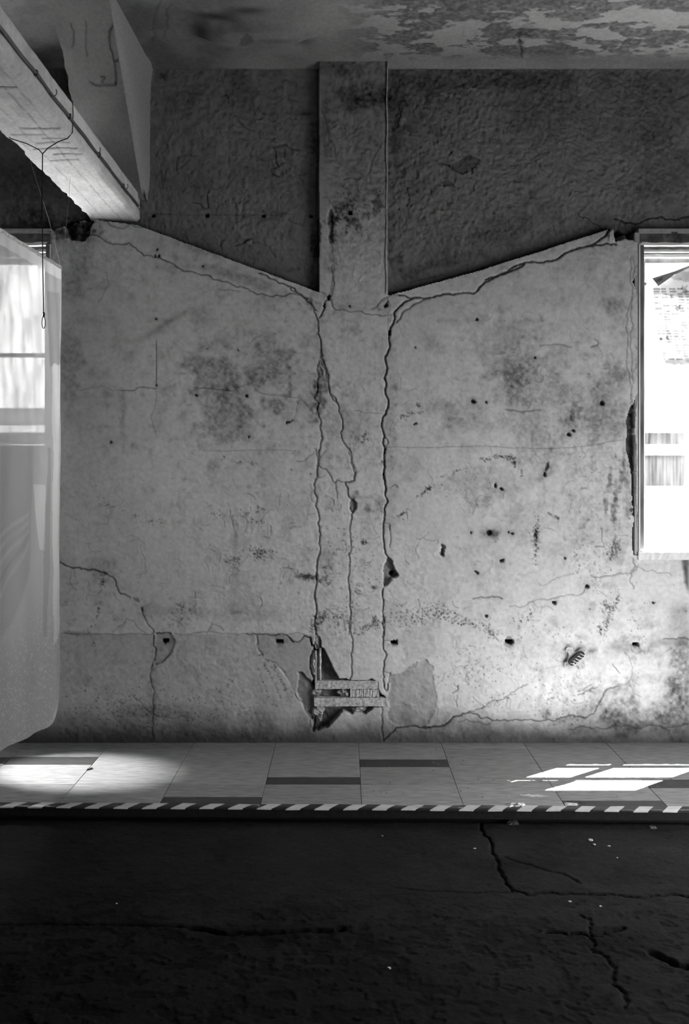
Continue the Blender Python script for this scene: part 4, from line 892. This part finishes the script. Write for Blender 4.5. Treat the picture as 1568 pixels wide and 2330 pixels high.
# ================================================================== HANGING BANNER
def banner_mat():
    m = bpy.data.materials.new('sheer_banner_cloth'); m.use_nodes = True; nt = m.node_tree; nt.nodes.clear(); N = nt.nodes.new; Lk = nt.links.new
    out = N('ShaderNodeOutputMaterial'); a_ = N('ShaderNodeAttribute'); a_.attribute_name = 'Col'
    sh = N('ShaderNodeAttribute'); sh.attribute_name = 'sheer'
    d_ = N('ShaderNodeBsdfDiffuse'); t_ = N('ShaderNodeBsdfTranslucent'); x_ = N('ShaderNodeMixShader'); x_.inputs[0].default_value = .6
    tp = N('ShaderNodeBsdfTransparent'); y_ = N('ShaderNodeMixShader')
    tc = N('ShaderNodeTexCoord'); mp = N('ShaderNodeMapping'); mp.inputs['Scale'].default_value = (1, 160, 900); nz = N('ShaderNodeTexNoise'); nz.inputs['Scale'].default_value = 1; nz.inputs['Detail'].default_value = 3
    Lk(tc.outputs['Object'], mp.inputs[0]); Lk(mp.outputs[0], nz.inputs['Vector'])
    mr = N('ShaderNodeMapRange'); mr.inputs[1].default_value = .3; mr.inputs[2].default_value = .7; mr.inputs[3].default_value = .75; mr.inputs[4].default_value = 1.25; Lk(nz.outputs[0], mr.inputs[0])
    mu = N('ShaderNodeMath'); mu.operation = 'MULTIPLY'; Lk(sh.outputs['Fac'], mu.inputs[0]); Lk(mr.outputs[0], mu.inputs[1]); 
    Lk(a_.outputs['Color'], d_.inputs[0]); Lk(a_.outputs['Color'], t_.inputs[0]); Lk(d_.outputs[0], x_.inputs[1]); Lk(t_.outputs[0], x_.inputs[2])
    Lk(mu.outputs[0], y_.inputs[0]); Lk(x_.outputs[0], y_.inputs[1]); Lk(tp.outputs[0], y_.inputs[2]); Lk(y_.outputs[0], out.inputs[0])
    return m
M_ban = banner_mat(); BXX = -1.29
def trb(px, py):       # photo pixel -> (depth, height) on the banner's own plane
    d = BXX * F / min(px - VX, -10); return (d * 500, (3.0 - (CZ + (VY - py) / F * d)) * 500)
bn = Field(2.45 * 500, .60 * 500, 3.80 * 500, 2.72 * 500, 2.5, .42, trb, 51)
U = bn.X / 500; V = 3.0 - bn.Y / 500
bn.c *= 1 + .08 * bn.fbm(160, 3, .5, .4)
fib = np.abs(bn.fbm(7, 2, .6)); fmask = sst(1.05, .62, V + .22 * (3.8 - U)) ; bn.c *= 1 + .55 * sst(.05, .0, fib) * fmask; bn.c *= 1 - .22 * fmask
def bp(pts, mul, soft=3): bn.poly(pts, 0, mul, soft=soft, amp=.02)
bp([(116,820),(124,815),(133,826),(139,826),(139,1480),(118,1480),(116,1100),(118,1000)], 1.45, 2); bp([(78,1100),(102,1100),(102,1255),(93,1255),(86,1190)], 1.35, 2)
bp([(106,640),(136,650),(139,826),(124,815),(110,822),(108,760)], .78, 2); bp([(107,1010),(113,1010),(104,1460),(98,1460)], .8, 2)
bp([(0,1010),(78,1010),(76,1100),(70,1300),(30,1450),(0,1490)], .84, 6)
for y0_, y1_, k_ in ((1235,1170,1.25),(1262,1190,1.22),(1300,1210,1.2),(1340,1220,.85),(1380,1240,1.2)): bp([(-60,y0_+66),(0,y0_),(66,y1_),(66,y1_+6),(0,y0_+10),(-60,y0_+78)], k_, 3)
tp = (V - V.min()) / (V.max() - V.min()); hem = tp > .968
sheer = .05 * sst(1.50, 1.58, V) * (1 + 1.1 * bn.fbm(60, 4, .6, .5)).clip(.15, 2) + .02 + .02 * bn.fbm(60, 3); sheer = np.where(hem, .03, sheer); bn.c = np.where(hem, .62, bn.c)
strip = (U > 3.745); sheer = np.where(strip, .10, sheer)
topz = 2.36 - .035 * (3.8 - U); botz = .29 + .13 * (3.8 - U)
r_ = .20; cc = (3.8 - U).clip(0, r_); botz = botz + (r_ * .75) * (1 - np.sqrt(np.clip(1 - ((r_ - cc) / r_) ** 2, 0, 1)))
tpar = (bn.Y - bn.Y[0, 0]) / (bn.Y[-1, 0] - bn.Y[0, 0])
Z = botz + (topz - botz) * tp
fold = .010 * np.sin(U * 21) * sst(2.3, 1.2, V) * .6 + (.006 * bn.fbm(120, 3)) * sst(2.32, 1.9, V) + .002 * np.sin(U * 60 + V * 8) * sst(1.3, 1.9, V)
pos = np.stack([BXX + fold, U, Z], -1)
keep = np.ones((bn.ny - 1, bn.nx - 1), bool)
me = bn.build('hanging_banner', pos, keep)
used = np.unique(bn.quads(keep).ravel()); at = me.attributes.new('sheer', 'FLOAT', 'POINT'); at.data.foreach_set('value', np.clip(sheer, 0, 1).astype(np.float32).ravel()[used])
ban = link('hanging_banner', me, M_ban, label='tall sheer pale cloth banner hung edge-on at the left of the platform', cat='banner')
b = MB(); b.tube([(BXX, 2.45 + 1.345 * i / 20, 2.36 - .035 * (1.35 - 1.345 * i / 20) - .010) for i in range(21)], .007, 8)
link('top_rod', b.mesh('top_rod', True), M_batten, ban)
# cords
b = MB(); jx = -1.150; yc = 3.18
b.tube([(jx, yc, 2.633), (jx - .002, yc, 2.45), (jx + .001, yc, 2.2), (jx + .004, yc, 2.03)], .0022, 6)
b.tube([(jx, yc, 2.633), (jx + .02, yc, 2.655), (jx + .06, yc, 2.680), (BX1 - .015, yc, 2.692), (BX1 + .004, yc, 2.715), (BX1 + .006, yc, 2.79), (BX1 + .003, yc + .004, 2.835), (BX1 - .05, yc, 2.852), (BX0 + .05, yc, 2.852), (BX0 - .014, yc, 2.83), (BX0 - .016, yc, 2.72), (BX0 + .01, yc, 2.692), (jx - .06, yc, 2.672), (jx - .015, yc, 2.65), (jx, yc, 2.633)], .0019, 6)
b.tube([(jx + .004, yc, 2.03), (jx + .006, yc, 2.022), (jx + .004, yc, 2.012)], .0038, 6)
b.tube([(jx + .004 + .0055 * math.sin(t * math.pi / 8) * (1 + .3 * math.sin(t * math.pi / 16)), yc, 2.014 - .045 * (1 - math.cos(t * math.pi / 8)) * .5) for t in range(17)], .0016, 6)
link('dark_cord', b.mesh('dark_cord', True), M_cord, label='thin dark cord looped round the beam with an open noose end', cat='cord')
b = MB(); e_ = wp(68, 345, 3.42); b.tube([(e_[0], e_[1], BZ0 + .002), (-1.283, 3.62, 2.52), (BXX + .002, 3.792, 2.352)], .0011, 5)
link('pale_thread', b.mesh('pale_thread', True), M_cordw, label='pale thread tying the banner corner up to the beam', cat='thread')
b = MB(); b.tube([(-1.19, 3.62, BZ0 + .002), (-1.195, 3.62, 2.6), (-1.22, 3.62, 2.36)], .0007, 5)
link('hair_thread', b.mesh('hair_thread', True), M_cordw, label='very fine loose thread hanging from the beam soffit', cat='thread')

# ================================================================== WALL BRACKET (lower right)
BO = (1260, 1440, 15.68)
def bq(x, y): X0, _, Z0 = wp(BO[0] + x / BO[2], BO[1] + y / BO[2]); return (X0, Z0)
br = link('wall_bracket', None, label='small four-lobed metal terminal plate screwed to the wall at lower right', cat='bracket')
outl = [(400,620),(420,540),(470,495),(560,485),(640,495),(670,600),(720,650),(790,650),(860,600),(940,520),(1020,520),(1100,550),(1150,600),(1150,680),(1060,740),(1010,860),(1000,1000),(1020,1080),(1090,1110),(1105,1180),(1070,1250),(960,1275),(880,1270),(860,1180),(810,1115),(750,1110),(700,1150),(620,1250),(540,1245),(400,1215),(355,1150),(345,1070),(380,1025),(450,1010),(490,960),(495,850),(515,780),(500,700),(460,660)]
b = MB(); b.prism([bq(*q_) for q_ in outl], D - .015, D - .002)
bpo = link('back_plate', b.mesh('back_plate'), mat('painted_plate', .44, rough=.6, noise=.12), br)
def rbox(x0, y0, x1, y1, wd):
    dx, dy = x1 - x0, y1 - y0; l = math.hypot(dx, dy); nx_, ny_ = -dy / l * wd, dx / l * wd; o = []
    for k in range(9): a_ = math.pi * k / 8; o.append((x1 + nx_ * math.cos(a_) + dx / l * wd * math.sin(a_), y1 + ny_ * math.cos(a_) + dy / l * wd * math.sin(a_)))
    for k in range(9): a_ = math.pi * k / 8; o.append((x0 - nx_ * math.cos(a_) - dx / l * wd * math.sin(a_), y0 - ny_ * math.cos(a_) - dy / l * wd * math.sin(a_)))
    return o
b = MB(); b.prism([bq(*q_) for q_ in rbox(600, 1010, 930, 730, 118)], D - .030, D - .008)
link('terminal_block', b.mesh('terminal_block'), mat('dark_bakelite', .035, rough=.45, noise=.3), br)
for cx_, cy_ in ((950,740),(860,820),(765,905),(690,980),(620,1065)):
    b = MB(); pts = []
    for k in range(15):
        t = k / 14; x = cx_ - 85 + 190 * t; y = cy_ - 8 + 22 * math.tanh((t - .5) * 6) - 14 * math.exp(-((t - .22) / .12) ** 2); X0, Z0 = bq(x, y); pts.append((X0, D - .034, Z0))
    b.tube(pts, .0019, 8); link('contact_strip', b.mesh('contact_strip', True), M_steel, br)
X0, Z0 = bq(645, 1020); b = MB(); b.tube([(X0, D - .030, Z0), (X0, D - .040, Z0)], .0042, 14); link('screw', b.mesh('screw'), M_steel, br)
for q_ in ((490,585),(590,600),(1060,615),(430,1125),(995,1185)):
    X0, Z0 = bq(*q_); b = MB(); b.tube([(X0, D - .014, Z0), (X0, D - .0165, Z0)], .0022, 10); link('rivet', b.mesh('rivet'), M_dsteel, br)

# ================================================================== OUTSIDE
zz_ = lambda py, d: CZ + (VY - py) / F * d
YO = 12.0
bd = link('neighbouring_building', None, label='low ribbed pale building seen hazily through the window panes', cat='building')
b = MB(); b.box(-9, 12, YO + .05, YO + 3, zz_(1108, YO) - .2, zz_(928, YO)); link('facade', b.mesh('facade'), M_facade, bd)
b = MB()
for i in range(420): x = -9 + i * .05; b.box(x, x + .022, YO + .04, YO + .06, zz_(1108, YO) - .1, zz_(928, YO))
o = link('ribbing', b.mesh('ribbing'), M_facade, bd, kind='stuff')
b = MB(); b.box(-9, 12, YO - .25, YO + .04, zz_(985, YO), zz_(970, YO)); link('white_ledge', b.mesh('white_ledge'), mat('white_ledge', .8, bump=0), bd)
b = MB(); b.box(-9, 12, YO - .2, YO + .04, zz_(1036, YO), zz_(1012, YO)); link('white_ledge', b.mesh('white_ledge'), mat('white_ledge2', .8, bump=0), bd)
plain('terrace', [(-15, 20, YB, 40, -.4, -.3)], M_terr)
plain('unseen_yard', [(2.95, 20, -8, YB, -.4, -.3)], mat('unseen_dark_yard', .015, bump=0))  # unseen ground added beyond the doorway, kept dark to limit upward bounce
plain('terrace_parapet', [(-9, 12, YO - .6, YO - .5, -.3, zz_(1106, YO - .6))], mat('pale_parapet', .6, bump=0))
print('tris', sum(len(o.data.loops) - 2 * len(o.data.polygons) for o in bpy.data.objects if o.type == 'MESH'))
